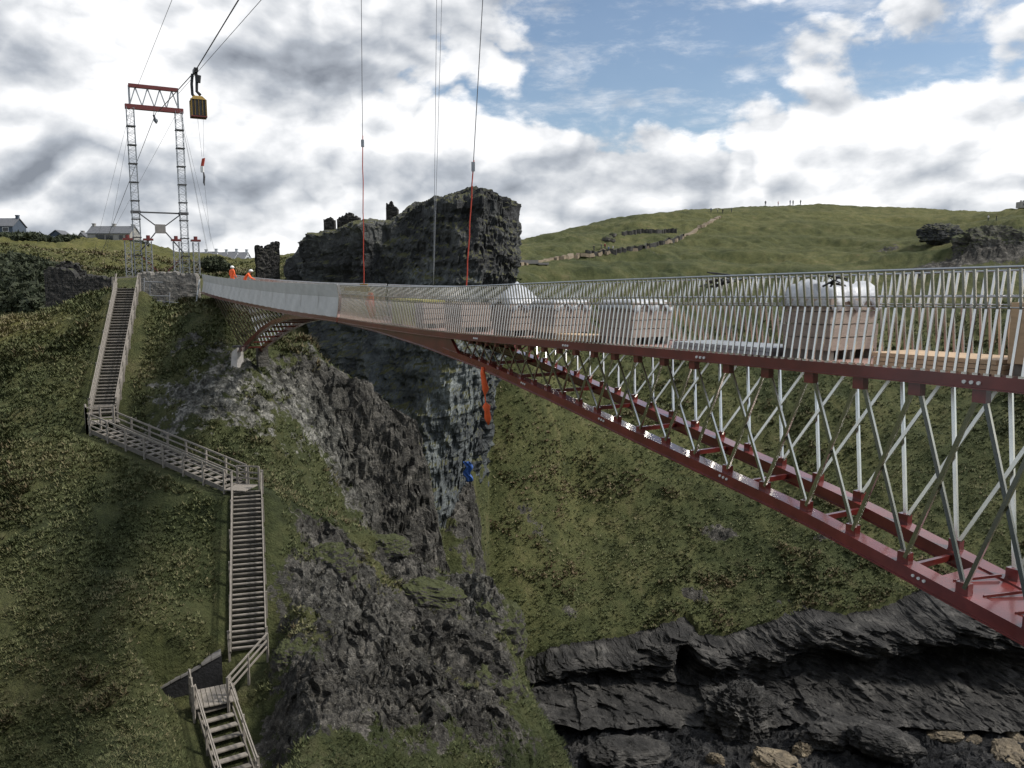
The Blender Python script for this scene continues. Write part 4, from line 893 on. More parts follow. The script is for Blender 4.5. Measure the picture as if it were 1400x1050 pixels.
# ------------------------------------------------------------------ people
def person_mesh(name, pose='stand'):
    """one continuous skinned body about 1.75 m tall, facing -y"""
    J = {'pelvis': (0, 0, .93), 'waist': (0, .01, 1.08), 'chest': (0, .02, 1.30), 'neck': (0, .01, 1.47), 'head': (0, -.015, 1.58), 'crown': (0, 0, 1.70),
         'hipL': (.10, 0, .88), 'kneeL': (.115, -.02, .48), 'ankL': (.12, .02, .09), 'toeL': (.13, -.16, .035), 'hipR': (-.10, 0, .88), 'kneeR': (-.115, -.04, .48), 'ankR': (-.12, .0, .09), 'toeR': (-.13, -.18, .035),
         'shL': (.19, .02, 1.40), 'elL': (.26, .03, 1.12), 'wrL': (.25, -.10, .90), 'haL': (.24, -.15, .82), 'shR': (-.19, .02, 1.40), 'elR': (-.26, .02, 1.12), 'wrR': (-.24, -.14, .93), 'haR': (-.23, -.20, .86)}
    if pose == 'bend':
        for k, d in {'chest': (0, -.22, -.10), 'neck': (0, -.34, -.13), 'head': (0, -.42, -.14), 'crown': (0, -.46, -.14), 'waist': (0, -.06, -.02), 'shL': (0, -.28, -.11), 'shR': (0, -.28, -.11), 'elL': (.02, -.42, -.08), 'elR': (-.02, -.42, -.08), 'wrL': (-.04, -.52, .02), 'wrR': (.04, -.52, .0), 'haL': (-.06, -.58, .03), 'haR': (.06, -.58, .02)}.items():
            J[k] = tuple(a+b for a, b in zip(J[k], d))
    rad = {'pelvis': .15, 'waist': .14, 'chest': .17, 'neck': .062, 'head': .10, 'crown': .075, 'shL': .075, 'shR': .075, 'elL': .05, 'elR': .05, 'wrL': .036, 'wrR': .036, 'haL': .038, 'haR': .038, 'hipL': .10, 'hipR': .10, 'kneeL': .07, 'kneeR': .07, 'ankL': .055, 'ankR': .055, 'toeL': .045, 'toeR': .045}
    E = ['pelvis-waist', 'waist-chest', 'chest-neck', 'neck-head', 'head-crown', 'pelvis-hipL', 'hipL-kneeL', 'kneeL-ankL', 'ankL-toeL', 'pelvis-hipR', 'hipR-kneeR', 'kneeR-ankR', 'ankR-toeR', 'chest-shL', 'shL-elL', 'elL-wrL', 'wrL-haL', 'chest-shR', 'shR-elR', 'elR-wrR', 'wrR-haR']
    ks = list(J); me = bpy.data.meshes.new(name); me.from_pydata([J[k] for k in ks], [(ks.index(e.split('-')[0]), ks.index(e.split('-')[1])) for e in E], [])
    ob = bpy.data.objects.new('tmp', me); COL.objects.link(ob); sk = ob.modifiers.new('s', 'SKIN'); sk.use_smooth_shade = True
    for i, k in enumerate(ks): v = me.skin_vertices[0].data[i]; v.radius = (rad[k], rad[k]*(.72 if k in ('chest', 'waist', 'pelvis') else 1)); v.use_root = (k == 'pelvis')
    ob.modifiers.new('d', 'SUBSURF').levels = 1
    dg = bpy.context.evaluated_depsgraph_get(); out = bpy.data.meshes.new_from_object(ob.evaluated_get(dg)); out.name = name; bpy.data.objects.remove(ob)
    nk = Vector(J['neck']); out.polygons.foreach_set('use_smooth', [True]*len(out.polygons))
    for p in out.polygons:
        c = p.center; head = (c-Vector(J['head'])).length < .17 and c.z > nk.z+.02; hand = min((c-Vector(J[h])).length for h in ('haL', 'haR')) < .07
        p.material_index = 2 if (head or hand) else (1 if c.z < .92 else 0)
    return out, J
PM, PJ = person_mesh('person_body'); PB, BJ = person_mesh('person_bent', 'bend')
def dressed(me, top, low, skin='skin'):
    m2 = me.copy(); m2.materials.clear()
    for q in (top, low, M[skin]): m2.materials.append(q)
    m2.polygons.foreach_set('material_index', [p.material_index for p in me.polygons]); return m2
def helmet(root, J, mt):
    mb = MB(); c = Vector(J['head'])+Vector((0, .0, .03)); n = 12
    for k in range(7):
        t = k/6*math.pi/2; r = .135*math.cos(t)
        for i in range(n): a = 2*math.pi*i/n; mb.v.append((c.x+r*math.cos(a), c.y+r*math.sin(a)*1.15, c.z+.15*math.sin(t)))
    for k in range(6):
        for i in range(n): mb.f.append((k*n+i, k*n+(i+1) % n, (k+1)*n+(i+1) % n, (k+1)*n+i)); mb.mi.append(0)
    mb.box(c+Vector((0, -.17, .005)), (.16, .09, .015)); link('helmet', mb.mesh('helmet', mt, smooth=True), root)
    mb = MB(); c = Vector(J['head']); mb.box(c+Vector((0, -.105, -.015)), (.022, .03, .045)); mb.box(c+Vector((0, -.098, -.055)), (.045, .012, .010))
    for s in (-1, 1): mb.box(c+Vector((s*.032, -.098, .012)), (.02, .012, .010))
    link('face', mb.mesh('face', M['skin']), root)
def worker(px, pytop, s, o, me, J, label, rz):
    base = BD(s, o, 0); topz = at(px, pytop, base.y).z; hgt = J['head'][2]+.18; zf = topz-hgt
    root = empty('person', (base.x, base.y, zf), rz); tag(root, label, 'person', 'bridge workers')
    link('body', dressed(me, M['orange_vest'], M['orange_vest']), root); helmet(root, J, M['white'])
    for h in (.55, .72):
        pass
    pl = empty('work_platform', (base.x, base.y, base.z-.02)); tag(pl, 'low timber work platform on the deck under the '+('upright' if J is PJ else 'stooping')+' worker', 'platform')
    hh = zf-base.z
    for dx in (-.5, .5):
        for dy in (-.35, .35): mb = MB(); mb.box((base.x+dx, base.y+dy, base.z-.018+(hh-.05)/2), (.07, .07, max(.02, hh-.04))); mb.build('leg', M['wood'], pl)
    mb = MB(); mb.box((base.x, base.y, zf-.022), (1.2, .9, .04)); mb.build('platform_top', M['plywood'], pl)
worker(325, 363, 29.5, 1.1, PM, PJ, 'person in orange work clothes and white helmet standing upright on the bridge', math.radians(150))
worker(344, 368, 25.5, 1.2, PB, BJ, 'person in orange work clothes and white helmet stooping over the netted bridge deck', math.radians(100))
cl = [((.03, .035, .05), 'dark'), ((.25, .05, .04), 'red'), ((.05, .08, .18), 'blue'), ((.5, .5, .48), 'white'), ((.04, .05, .03), 'green')]
tops = [mat('jacket_'+n, c, .8) for c, n in cl]
low_m = dressed(PM, tops[0], M['trousers']); vis = [dressed(PM, t, M['trousers']) for t in tops]
def walkers(lst, label, grp):
    for k, (px, py) in enumerate(lst):
        p = hit(px, py, 120); root = link('person', vis[(k+len(grp)) % 5], None, (p.x, p.y, p.z-.02), k*1.3); tag(root, label, 'person', grp)
def skyline(px):                                          # the ridge seen in this column
    a = (px-700)/F; i = int(np.argmin(np.abs(Acol-a))); k = int(np.argmax(np.where((Yrow > 150) & (Yrow < 600), ZG[:, i]/Yrow, -9))); return Vector((a*Yrow[k], Yrow[k], ZG[k, i]))
for k, px in enumerate((1040, 1057, 1073, 1077, 1087)):
    p = skyline(px); o = link('person', vis[k % 5], None, (p.x, p.y, p.z-.15), k*.9); o.scale = (1.25,)*3; tag(o, 'small figure of a walker standing on the skyline of the far hill', 'person', 'walkers on the skyline')
walkers([(972, 292), (981, 292), (988, 293), (1000, 292)], 'small figure of a walker where the hill path meets the crest', 'walkers near the crest')
walkers([(812, 344), (822, 345), (827, 345), (832, 345), (838, 344)], 'small figure of a walker beside the lower wall on the far hill', 'walkers by the hill wall')
walkers([(1351, 302), (1362, 302)], 'small figure of a walker above the cliff on the far hill', 'walkers above the hill cliff')

# ------------------------------------------------------------------ path, walls on the far hill
def ribbon(name, pts, w, mt, label, cat, kind=None, lift=.12, h=0.0, ymin=120):
    P = []
    for (x0, y0), (x1, y1) in zip(pts[:-1], pts[1:]):
        for k in range(14): t = k/14; P.append(hit(x0+(x1-x0)*t, y0+(y1-y0)*t, ymin))
    P.append(hit(*pts[-1], ymin)); mb = MB(); n = 0; rr = random.Random(len(pts))
    for i, p in enumerate(P):
        d = (P[min(i+1, len(P)-1)]-P[max(i-1, 0)]); d.z = 0; d.normalize(); s = Vector((-d.y, d.x, 0))*w/2*rr.uniform(.8, 1.2); hh = h*rr.uniform(.7, 1.15)+lift
        mb.v += [tuple(p-s+Vector((0, 0, -.8))), tuple(p+s+Vector((0, 0, -.8))), tuple(p+s*.8+Vector((0, 0, hh))), tuple(p-s*.8+Vector((0, 0, hh)))]
    for i in range(len(P)-1):
        for k in range(4): mb.f.append((i*4+k, i*4+(k+1) % 4, i*4+4+(k+1) % 4, i*4+4+k)); mb.mi.append(0)
    o = mb.build(name, mt); tag(o, label, cat, kind=kind); return o
ribbon('path', [(708, 362), (745, 356), (790, 350), (840, 344), (870, 340), (905, 333), (938, 322), (962, 308), (985, 296)], 2.2, M['path'], 'worn footpath climbing the far hill', 'path', 'structure', .15)
ribbon('field_wall', [(800, 351), (838, 347), (870, 342), (900, 336), (935, 326)], .9, M['ruin'], 'dark dry stone wall beside the lower footpath on the far hill', 'wall', h=.9)
ribbon('field_wall', [(850, 322), (880, 319), (905, 319), (925, 319)], .9, M['ruin'], 'short dark stone wall on the shoulder of the far hill', 'wall', h=1.1)
p = hit(722, 361, 120); mb = MB(); mb.box((p.x, p.y, p.z+.3), (4.5, 3.0, .9), .2); mb.box((p.x+3.6, p.y, p.z-.1), (2.6, 2.0, .5), .2); o = mb.build('viewing_platform', M['coping']); tag(o, 'pale stone platform at the foot of the hill path beside the crag', 'platform')
for k, (px, py) in enumerate([(832, 326), (838, 324), (836, 329), (829, 329)]):
    p = hit(px, py, 120); rock_body('hill_rock', 'small grey rock in a cluster on the far hill above the wall', 'rock', (p.x, p.y, p.z), (1.1, .9, .8), k, 60+k, M['spur'], 3, .4, 2, 0, 'rocks on the far hill')

# ------------------------------------------------------------------ stairs
def stairs(P0, P1, w, label, n=None, side_only=None, w2=None):
    root = empty('wooden_stairs', P1); tag(root, label, 'stairs'); w2 = w2 or w
    d = P1-P0; hor = Vector((d.x, d.y, 0)); L_ = hor.length; f = hor.normalized(); r = Vector((f.y, -f.x, 0)); n = n or max(3, int(abs(d.z)/.185)); going = L_/n
    for k in range(n):
        t = (k+.5)/n; c = P0.lerp(P1, t); ww = w+(w2-w)*t
        mb = MB(); a = c-r*ww/2; b = c+r*ww/2; jit = random.uniform(-.012, .012); mb.bar(a+Vector((0, 0, jit)), b+Vector((0, 0, jit+random.uniform(-.012, .012))), max(.12, min(going*.62, .30)), .055); mb.build('tread', M['rail_wood'] if k % 3 else M['wood'], root)
        mb = MB(); a2 = a-f*going*.38-Vector((0, 0, .10)); b2 = b-f*going*.38-Vector((0, 0, .10)); mb.bar(a2, b2, .03, .15); mb.build('riser', M['wood'], root)
    for sd in (-1, 1):
        a = P0+r*sd*(w/2+.05); b = P1+r*sd*(w2/2+.05)
        mb = MB(); mb.bar(a-Vector((0, 0, .06)), b-Vector((0, 0, .06)), .06, .26); mb.build('stringer', M['wood'], root)
        npst = max(2, int(L_/1.5)+1)
        for k in range(npst):
            t = k/(npst-1); q = a.lerp(b, t)+r*sd*.06; lean = Vector((random.uniform(-.03, .03), random.uniform(-.03, .03), 0)); mb = MB(); mb.bar(q-Vector((0, 0, .55)), q+lean+Vector((0, 0, 1.06)), .10, .10, (f.x, f.y, 0)); mb.build('post', M['rail_wood'], root)
        o_ = r*sd*.0
        for h, th in ((1.04, .10), (.68, .075), (.34, .075)):
            if h < .4 and L_ < 9.0: continue
            mb = MB(); e = f*.12; mb.bar(a+o_-e+Vector((0, 0, h)), b+o_+e+Vector((0, 0, h)), .05, th); mb.build('rail', M['rail_wood'], root)
    return root
stairs(ST['top'], ST['turn'], 1.45, 'long straight wooden stair flight rising to the stone abutment wall', w2=1.40)
stairs(ST['turn2'], ST['mid'], 1.5, 'shallow wooden stair flight crossing the slope sideways between two steep flights', 19)
stairs(ST['mid2']+Vector((0, 0, -.05)), ST['low'], 1.45, 'steep straight wooden stair flight above the black retaining wall', w2=1.55)
stairs(ST['land2'], ST['end'], 1.35, 'lowest wooden stair flight below the small landing')
def landing(c, l, w, rz, label, rails):
    root = empty('stair_landing', c, 0); tag(root, label, 'landing'); n = max(3, int(l/.2)); R = Matrix.Rotation(rz, 3, 'Z')
    for k in range(n):
        mb = MB(); q = c+R@Vector((-l/2+(k+.5)*l/n, 0, -.02)); mb.box(q, (l/n*.88, w, .05), rz); mb.build('plank', M['rail_wood'], root)
    for (x0, y0, x1, y1) in rails:
        a = c+R@Vector((x0, y0, 0)); b = c+R@Vector((x1, y1, 0))
        for q in (a, b, (a+b)/2): mb = MB(); mb.bar(q-Vector((0, 0, .7)), q+Vector((0, 0, 1.06)), .10); mb.build('post', M['rail_wood'], root)
        for h in (1.04, .68, .34): mb = MB(); mb.bar(a+Vector((0, 0, h)), b+Vector((0, 0, h)), .05, .085); mb.build('rail', M['rail_wood'], root)
c = (ST['turn']+ST['turn2'])/2; landing(c, 1.9, 1.5, .5, 'landing where the upper flight turns to cross the slope', [(-.95, -.75, -.95, .75), (-.95, -.75, .6, -.75)])
c = (ST['mid']+ST['mid2'])/2; landing(c, 1.3, 1.5, -.2, 'landing between the sideways flight and the steep flight', [(-.65, .75, .7, .75)])
c = (ST['land']+ST['land2'])/2; landing(c-Vector((.1, 0, .03)), 1.9, 1.8, .45, 'small landing beside the black retaining wall', [(-.95, .9, -.95, -.9)])
a, b = at(366, 893, 37.6), at(312, 955, 35.0)
root = empty('rail_fence', (a+b)/2); tag(root, 'short timber fence slanting from the steep flight down to the landing', 'fence')
for q in (a, (a+b)/2, b): mb = MB(); mb.bar(q-Vector((0, 0, .7)), q+Vector((0, 0, 1.0)), .10); mb.build('post', M['rail_wood'], root)
for h in (.98, .66, .34): mb = MB(); mb.bar(a+Vector((0, 0, h)), b+Vector((0, 0, h)), .05, .085); mb.build('rail', M['rail_wood'], root)
# black retaining wall with a pale coping, left of the landing
a, b = at(219, 940, 36.6), at(303, 893, 37.6); c_, d_ = at(225, 968, 36.4), at(300, 945, 36.6)
root = empty('retaining_wall', (a+b)/2); tag(root, 'black slate retaining wall with pale coping left of the landing', 'wall')
th = Vector((-.2, .5, 0)); mb = MB(); dn = Vector((0, 0, -1.5)); a0 = a-Vector((0, 0, .1)); b0 = b-Vector((0, 0, .1)); mb.hexa([a0+dn, b0+dn, b0+dn+th, a0+dn+th, a0, b0, b0+th, a0+th]); mb.build('wall_face', M['slate_dark'], root)
for k in range(6):
    p0 = a.lerp(b, k/6+.004); p1 = a.lerp(b, (k+1)/6-.004); j = Vector((0, 0, random.uniform(-.02, .03))); mb = MB(); mb.hexa([p0-Vector((0, .06, .095))+j, p1-Vector((0, .06, .095))+j, p1+th-Vector((0, 0, .095))+j, p0+th-Vector((0, 0, .095))+j, p0-Vector((0, .06, 0))+j, p1-Vector((0, .06, 0))+j, p1+th+j, p0+th+j]); mb.build('coping_stone', M['coping'], root)

# ------------------------------------------------------------------ masonry walls and ruins
def ruin_wall(name, label, p0, p1, thick, zb, tops, mt, seed, cat='wall', amp=.12, nu=70, nv=40):
    """rough masonry slab: front, top and back as one displaced shell"""
    d = Vector((p1[0]-p0[0], p1[1]-p0[1], 0)); L_ = d.length; f = d.normalized(); nrm = Vector((f.y, -f.x, 0))
    xs = np.linspace(0, 1, nu); prof = []
    for k in range(nv): prof.append((.5, k/(nv-1)))
    for k in range(1, 6): prof.append((.5-k/6, 1.0))
    for k in range(nv): prof.append((-.5, 1-k/(nv-1)))
    tz = np.interp(xs, np.linspace(0, 1, len(tops)), tops); tz = tz+.28*perlin(np.stack([xs*L_*1.3, xs*0+seed, xs*0], 1))+.16*np.sign(perlin(np.stack([xs*L_*2.9, xs*0+seed+3, xs*0], 1)))*.6
    V_l = []
    for i, x in enumerate(xs):
        for o, v in prof: V_l.append((p0[0]+f.x*L_*x+nrm.x*o*thick, p0[1]+f.y*L_*x+nrm.y*o*thick, zb+(tz[i]-zb)*v))
    Vv = np.array(V_l, dtype=np.float32); n = len(prof)
    dd = amp*fbm(Vv*np.array([1.6, 1.6, 3.0], dtype=np.float32)+seed, 4, .6, True); Vv[:, 0] += nrm.x*dd; Vv[:, 1] += nrm.y*dd; Vv[:, 0] += .6*amp*fbm(Vv*1.1+seed*2, 3)
    ii = np.arange(nu*n).reshape(nu, n); Fc = np.stack([ii[:-1, :-1].ravel(), ii[1:, :-1].ravel(), ii[1:, 1:].ravel(), ii[:-1, 1:].ravel()], 1)
    me = np_mesh(name, Vv, Fc, mt, False); bm = bmesh.new(); bm.from_mesh(me); bmesh.ops.holes_fill(bm, edges=[e for e in bm.edges if e.is_boundary]); bm.to_mesh(me); bm.free()
    o = link(name, me); tag(o, label, cat); return o
def wz(y, Y): return slope(y)*Y
ruin_wall('stone_wall', 'dark ruined stone wall left of the top of the stairs', at(66, 400, 69), at(158, 400, 69.5), 1.0, -6.0, [wz(368, 69), wz(366, 69), wz(378, 69), wz(378, 69), wz(380, 69)], M['ruin'], 1)
ruin_wall('stone_wall', 'pale stone abutment wall under the scaffold between stairs and bridge', at(193, 400, 68.5), at(272, 400, 69.0), 1.2, -4.5, [wz(373, 69), wz(373, 69), wz(374, 69), wz(376, 69)], M['wall'], 2, amp=.07)
ruin_wall('ruined_wall', 'dark standing fragment of castle wall left of the crag', at(350, 360, 92), at(381, 360, 93), 1.6, -1.5, [wz(336, 92), wz(338, 92), wz(333, 92), wz(331, 92)], M['ruin'], 3, amp=.3, nu=40)
p = at(536, 292, 95); ruin_wall('ruined_pillar', 'slim dark pillar of ruined wall on top of the crag', (p.x-.6, p.y), (p.x+.7, p.y), 1.0, 6.0, [wz(279, 95), wz(276, 95), wz(288, 95)], M['ruin'], 4, amp=.15, nu=20)
p = at(478, 300, 97); ruin_wall('ruin_stump', 'low dark hump of ruined masonry on the left of the crag top', (p.x-1.3, p.y), (p.x+1.2, p.y), 1.2, 4.0, [wz(300, 97), wz(294, 97), wz(292, 97), wz(299, 97)], M['ruin'], 7, 'ruin', .2, 26)
p = at(451, 304, 96); ruin_wall('ruin_stump', 'small square ruin stump at the left brink of the crag', (p.x-.6, p.y), (p.x+.6, p.y), .9, 3.0, [wz(300, 96), wz(298, 96), wz(299, 96)], M['ruin'], 8, 'ruin', .15, 16)
ruin_wall('ruined_wall', 'broken stone bank behind the dark wall on the field edge', at(75, 375, 76), at(118, 375, 77), 1.4, -3, [wz(367, 76), wz(357, 76), wz(360, 76), wz(372, 76)], M['ruin'], 6, amp=.35, nu=40)
# scaffold rails in front of the pale wall
sc_ = empty('scaffold_barrier', at(235, 412, 66.8)); tag(sc_, 'tube scaffold barrier in front of the pale stone wall', 'barrier')
for (x0, y0, x1, y1) in [(197, 404, 232, 405), (210, 411, 268, 416), (197, 385, 222, 386), (198, 417, 232, 418)]:
    mb = MB(); mb.tube([at(x0, y0, 66.8), at(x1, y1, 66.6)], .035); mb.build('scaffold_tube', M['cable_pale'], sc_)
for x0, y0, y1 in [(197, 380, 422), (205, 388, 420), (232, 400, 425)]:
    mb = MB(); mb.tube([at(x0, y0, 66.7), at(x0, y1, 66.7)], .035); mb.build('scaffold_post', M['cable_pale'], sc_)
pole = empty('striped_pole', at(267, 424, 66.3)); tag(pole, 'leaning white striped pole beside the end of the netted bridge', 'pole')
for k in range(6):
    a, b = at(267, 424, 66.3), at(273, 382, 66.6); mb = MB(); mb.tube([a.lerp(b, k/6), a.lerp(b, (k+1)/6-.01)], .07); mb.build('band', M['white'] if k % 2 else M['mast'], pole)
g0 = at(155, 405, 65.3); g1 = at(192, 404, 65.6)
gt = empty('stair_gate', g0); tag(gt, 'timber barrier posts at the top of the stairs', 'gate')
for q in (g0, g1): mb = MB(); mb.bar(q-Vector((0, 0, .4)), q+Vector((0, 0, 1.5)), .12); mb.build('post', M['rail_wood'], gt)
mb = MB(); mb.bar(g0+Vector((0, .05, 1.42)), g1+Vector((0, .05, 1.5)), .05, .1); mb.build('rail', M['rail_wood'], gt)

# ------------------------------------------------------------------ cable crane
TY = 95.0; tcx = at(219, 300, TY); TN = Vector((N2.x, N2.y, 0)); TD = Vector((D2.x, D2.y, 0)); zb = -1.2
tw = empty('cable_crane_tower', (tcx.x, tcx.y, zb)); tag(tw, 'tall twin mast cable crane tower with red head beam', 'crane tower')
tc0 = Vector((tcx.x, tcx.y, 0)); HW = 2.5
ztop = slope(150)*TY; zh = slope(120)*TY
def lattice(a, b, w, n, name, mt, parent, rw=.05):
    o = empty if False else None; mb = MB(); u = TN*w/2; v = TD*w/2; cs = [u+v, u-v, -u-v, -u+v]
    for c in cs: mb.bar(a+c, b+c, rw, rw)
    for k in range(n):
        p, q = a.lerp(b, k/n), a.lerp(b, (k+1)/n)
        for i in range(4):
            e, g = cs[i], cs[(i+1) % 4]; mb.bar(p+e, p+g, rw*.7); mb.bar(p+e, (p+q)/2+g, rw*.55); mb.bar((p+q)/2+g, q+e, rw*.55)
    ob = mb.build(name, mt, parent); return ob
for s in (-1, 1):
    a = tc0+TN*s*HW+Vector((0, 0, zb)); b = tc0+TN*s*HW+Vector((0, 0, ztop)); ms = lattice(a, b, .76, 22, 'lattice_mast', M['mast'], tw)
    for k in range(1, 10):
        mb = MB(); p = a.lerp(b, k/10); mb.box(p, (.92, .92, .10), math.atan2(TN.y, TN.x)); mb.build('splice_collar', M['mast_dark'], ms, org=tw.location)
hb = MB(); hb.bar(tc0-TN*(HW+.5)+Vector((0, 0, ztop+.1)), tc0+TN*(HW+.5)+Vector((0, 0, ztop+.1)), .55, .5); lo = hb.build('head_beam', M['beam_red'], tw)
hb = MB(); hb.bar(tc0-TN*(HW+.05)+Vector((0, 0, zh)), tc0+TN*(HW+.05)+Vector((0, 0, zh)), .45, .38); hb.build('upper_beam', M['beam_red'], tw)
for k in range(4):
    x0 = -HW+k*HW/2; a = Vector((0, 0, ztop+.3)); b = Vector((0, 0, zh-.15))
    for p, q in ((tc0+TN*x0+a, tc0+TN*(x0+HW/4)+b), (tc0+TN*(x0+HW/4)+b, tc0+TN*(x0+HW/2)+a)):
        mb = MB(); mb.bar(p if k or p.z > q.z else p, q, .12); mb.build('web_strut', M['mast'], tw)
for s in (-1, 1): mb = MB(); mb.bar(tc0+TN*s*HW+Vector((0, 0, ztop+.3)), tc0+TN*s*HW+Vector((0, 0, zh)), .16); mb.build('end_post', M['mast'], tw)
zm = slope(291)*TY; zp = slope(313)*TY; z0_ = slope(345)*TY
mb = MB(); mb.bar(tc0-TN*HW+Vector((0, 0, zm)), tc0+TN*HW+Vector((0, 0, zm)), .16); mb.build('tie_beam', M['mast_dark'], tw)
for s in (-1, 1):
    mb = MB(); mb.box(tc0+TN*s*HW+Vector((0, 0, zm)), (1.0, .8, .28), math.atan2(TN.y, TN.x)); mb.build('clamp', M['mast_dark'], tw)
    mb = MB(); mb.bar(tc0+TN*s*(HW-.3)+Vector((0, 0, zm-.1)), tc0+TN*s*.5+Vector((0, 0, zp+.35)), .12); mb.build('brace', M['mast_dark'], tw)
    mb = MB(); mb.bar(tc0+TN*s*(HW-.2)+Vector((0, 0, z0_)), tc0+TN*s*.5+Vector((0, 0, zp-.35)), .12); mb.build('brace', M['mast_dark'], tw)
    mb = MB(); mb.bar(tc0+TN*s*(HW-.2)+Vector((0, 0, z0_-.3)), tc0-TN*s*.2+Vector((0, 0, .3)), .12); mb.build('brace', M['beam_red'], tw)
mb = MB(); mb.box(tc0+Vector((0, -.1, zp)), (1.1, .25, 1.0), math.atan2(TN.y, TN.x)); mb.build('centre_plate', M['coping'], tw)
mb = MB(); mb.bar(tc0-TN*1.6+Vector((0, 0, .5)), tc0+TN*1.6+Vector((0, 0, .9)), .3); mb.build('base_beam', M['beam_red'], tw)
zc_ = slope(327)*TY
for s in (-1, 1):
    for k in (-1, 1):
        c = tc0+TN*(s*HW+k*1.05)-TD*(.9); fr_ = empty('support_frame', c+Vector((0, 0, zb))); fr_.parent = None
        tag(fr_, 'square tube support frame with red cap around the '+('left' if s < 0 else 'right')+' crane mast', 'scaffold', 'support frames round the crane masts')
        lattice(c+Vector((0, 0, zb)), c+Vector((0, 0, zc_-.3)), .62, 5, 'lattice_frame', M['cable_pale'], fr_, .055)
        mb = MB(); mb.box(c+Vector((0, 0, zc_-.12)), (1.0, .9, .22), math.atan2(TN.y, TN.x)); mb.tube([c+Vector((0, 0, zc_)), c+Vector((0, 0, zc_+.35))], .22, 8); mb.build('cap', M['beam_red'], fr_)
def cable(name, label, pts, r, mt, sag=0.0, cat='cable', grp=None, n=16):
    a, b = Vector(pts[0]), Vector(pts[-1]); P = [a.lerp(b, k/n)-Vector((0, 0, sag*4*(k/n)*(1-k/n))) for k in range(n+1)] if len(pts) == 2 else pts
    mb = MB(); mb.tube(P, r, 6); o = mb.build(name, mt, smooth=True); tag(o, label, cat, grp); return o
# carrying ropes run from the tower head over the bridge to the island
R1a, R1b = at(216, 153, TY), at(326, 0, 57.0); R1e = R1a.lerp(R1b, 2.15)
R2a, R2b = at(244, 128, TY+1), at(357, 0, 57.5); R2e = R2a.lerp(R2b, 2.15)
cable('carrying_rope', 'thick dark carrying rope running from the crane tower through the trolley', [R1a, at(267, 97, 75.0), at(267, 97, 75.0).lerp(R1b, 3.6)], .045, M['cable'])
cable('carrying_rope', 'thin carrying rope beside the trolley rope', [R2a, R2e], .022, M['cable'])
cable('hauling_rope', 'thin hauling rope rising from the left end of the crane head beam', [at(188, 118, TY), at(188, 118, TY).lerp(at(235, 0, 60), 1.9)], .018, M['cable_pale'])
for k, (p, q, Y2) in enumerate([((214, 152), (152, 312), 135), ((178, 150), (140, 300), 120), ((181, 150), (150, 320), 118), ((243, 152), (190, 250), 112), ((246, 150), (290, 330), 122), ((246, 152), (280, 322), 120), ((246, 155), (285, 352), 118)]):
    a = at(*p, TY); b = at(*q, Y2); d = b-a; end = a+d*((-1.0-a.z)/d.z) if d.z < 0 else b
    cable('guy_rope', ['heavy back stay rope falling behind the crane tower', 'slack guy rope on the left of the crane tower', 'slack guy rope on the left of the crane tower', 'guy rope crossing between the crane masts', 'guy rope on the right of the crane tower', 'guy rope on the right of the crane tower', 'guy rope on the right of the crane tower'][k], [a, end], .03 if k == 0 else .014, M['cable'] if k == 0 else M['cable_pale'], grp='guy ropes of the crane tower')
# small pulley block hanging from the head beam
hk = at(211, 152, TY-.6); pb = empty('pulley_block', hk); tag(pb, 'small dark pulley block hanging under the crane head beam', 'pulley')
mb = MB(); mb.tube([hk+Vector((0, 0, .3)), hk-Vector((.1, 0, .5))], .04); mb.build('hanger', M['mast_dark'], pb)
mb = MB(); mb.bar(hk+Vector((-.1, 0, -.4)), hk+Vector((.15, 0, -1.3)), .28, .14); mb.build('cheek', M['mast_dark'], pb)
mb = MB(); c = hk+Vector((.1, 0, -1.0)); mb.tube([c-Vector((0, .12, 0)), c+Vector((0, .12, 0))], .22, 10); mb.build('sheave', M['mast'], pb)
# trolley with cabin
best = min((abs((at(0, 0, 1), 0)[1]), 0) for _ in (0,))
def on_rope(px):
    lo_, hi_ = 0.0, 2.0
    for _ in range(50):
        t = (lo_+hi_)/2; p = R1a.lerp(R1b, t); q = p.x/p.y; zc2 = p.y*cp-p.z*sp; x = 700+F*p.x/zc2
        if x < px: lo_ = t
        else: hi_ = t
    return R1a.lerp(R1b, lo_)
tr = at(267, 97, 75.0); ux = F/tr.y; m_ = 1/ux*1.02           # metres per picture pixel there
rd = (R1b-tr).normalized()
tl = empty('cableway_trolley', tr); tag(tl, 'yellow cableway cabin hanging by black arms from the carrying rope', 'cable car')
mb = MB(); mb.bar(tr-rd*.55+Vector((0, 0, -.05)), tr+rd*.7+Vector((0, 0, -.05)), .22, .34); mb.build('carriage', M['black'], tl)
for k in (-.4, 0.0, .45):
    mb = MB(); c = tr+rd*k; s = rd.cross(Vector((0, 0, 1))).normalized(); mb.tube([c-s*.16, c+s*.16], .2, 10); mb.build('wheel', M['black'], tl)
cab = at(271, 147, tr.y); X = Vector((1, 0, 0)); Zv = Vector((0, 0, 1))
def lp(px, py): return at(px, py, tr.y)
for pts in ([lp(263, 101), lp(262, 115), lp(263, 129), lp(268, 135)], [lp(268, 97), lp(269, 112), lp(269, 125), lp(274, 130)]):
    mb = MB(); mb.tube(pts, .13, 8); mb.build('hanger_arm', M['black'], tl)
mb = MB(); mb.tube([lp(272, 103), lp(271, 113)], .2, 8); mb.build('motor', M['black'], tl)
w_, d_, h_ = 18*m_, 16*m_, 21*m_; RZ = .45
def cabx(x, y, z): return cab+Matrix.Rotation(RZ, 3, 'Z')@Vector((x*w_/2, y*d_/2, 0))+Zv*z
mb = MB()
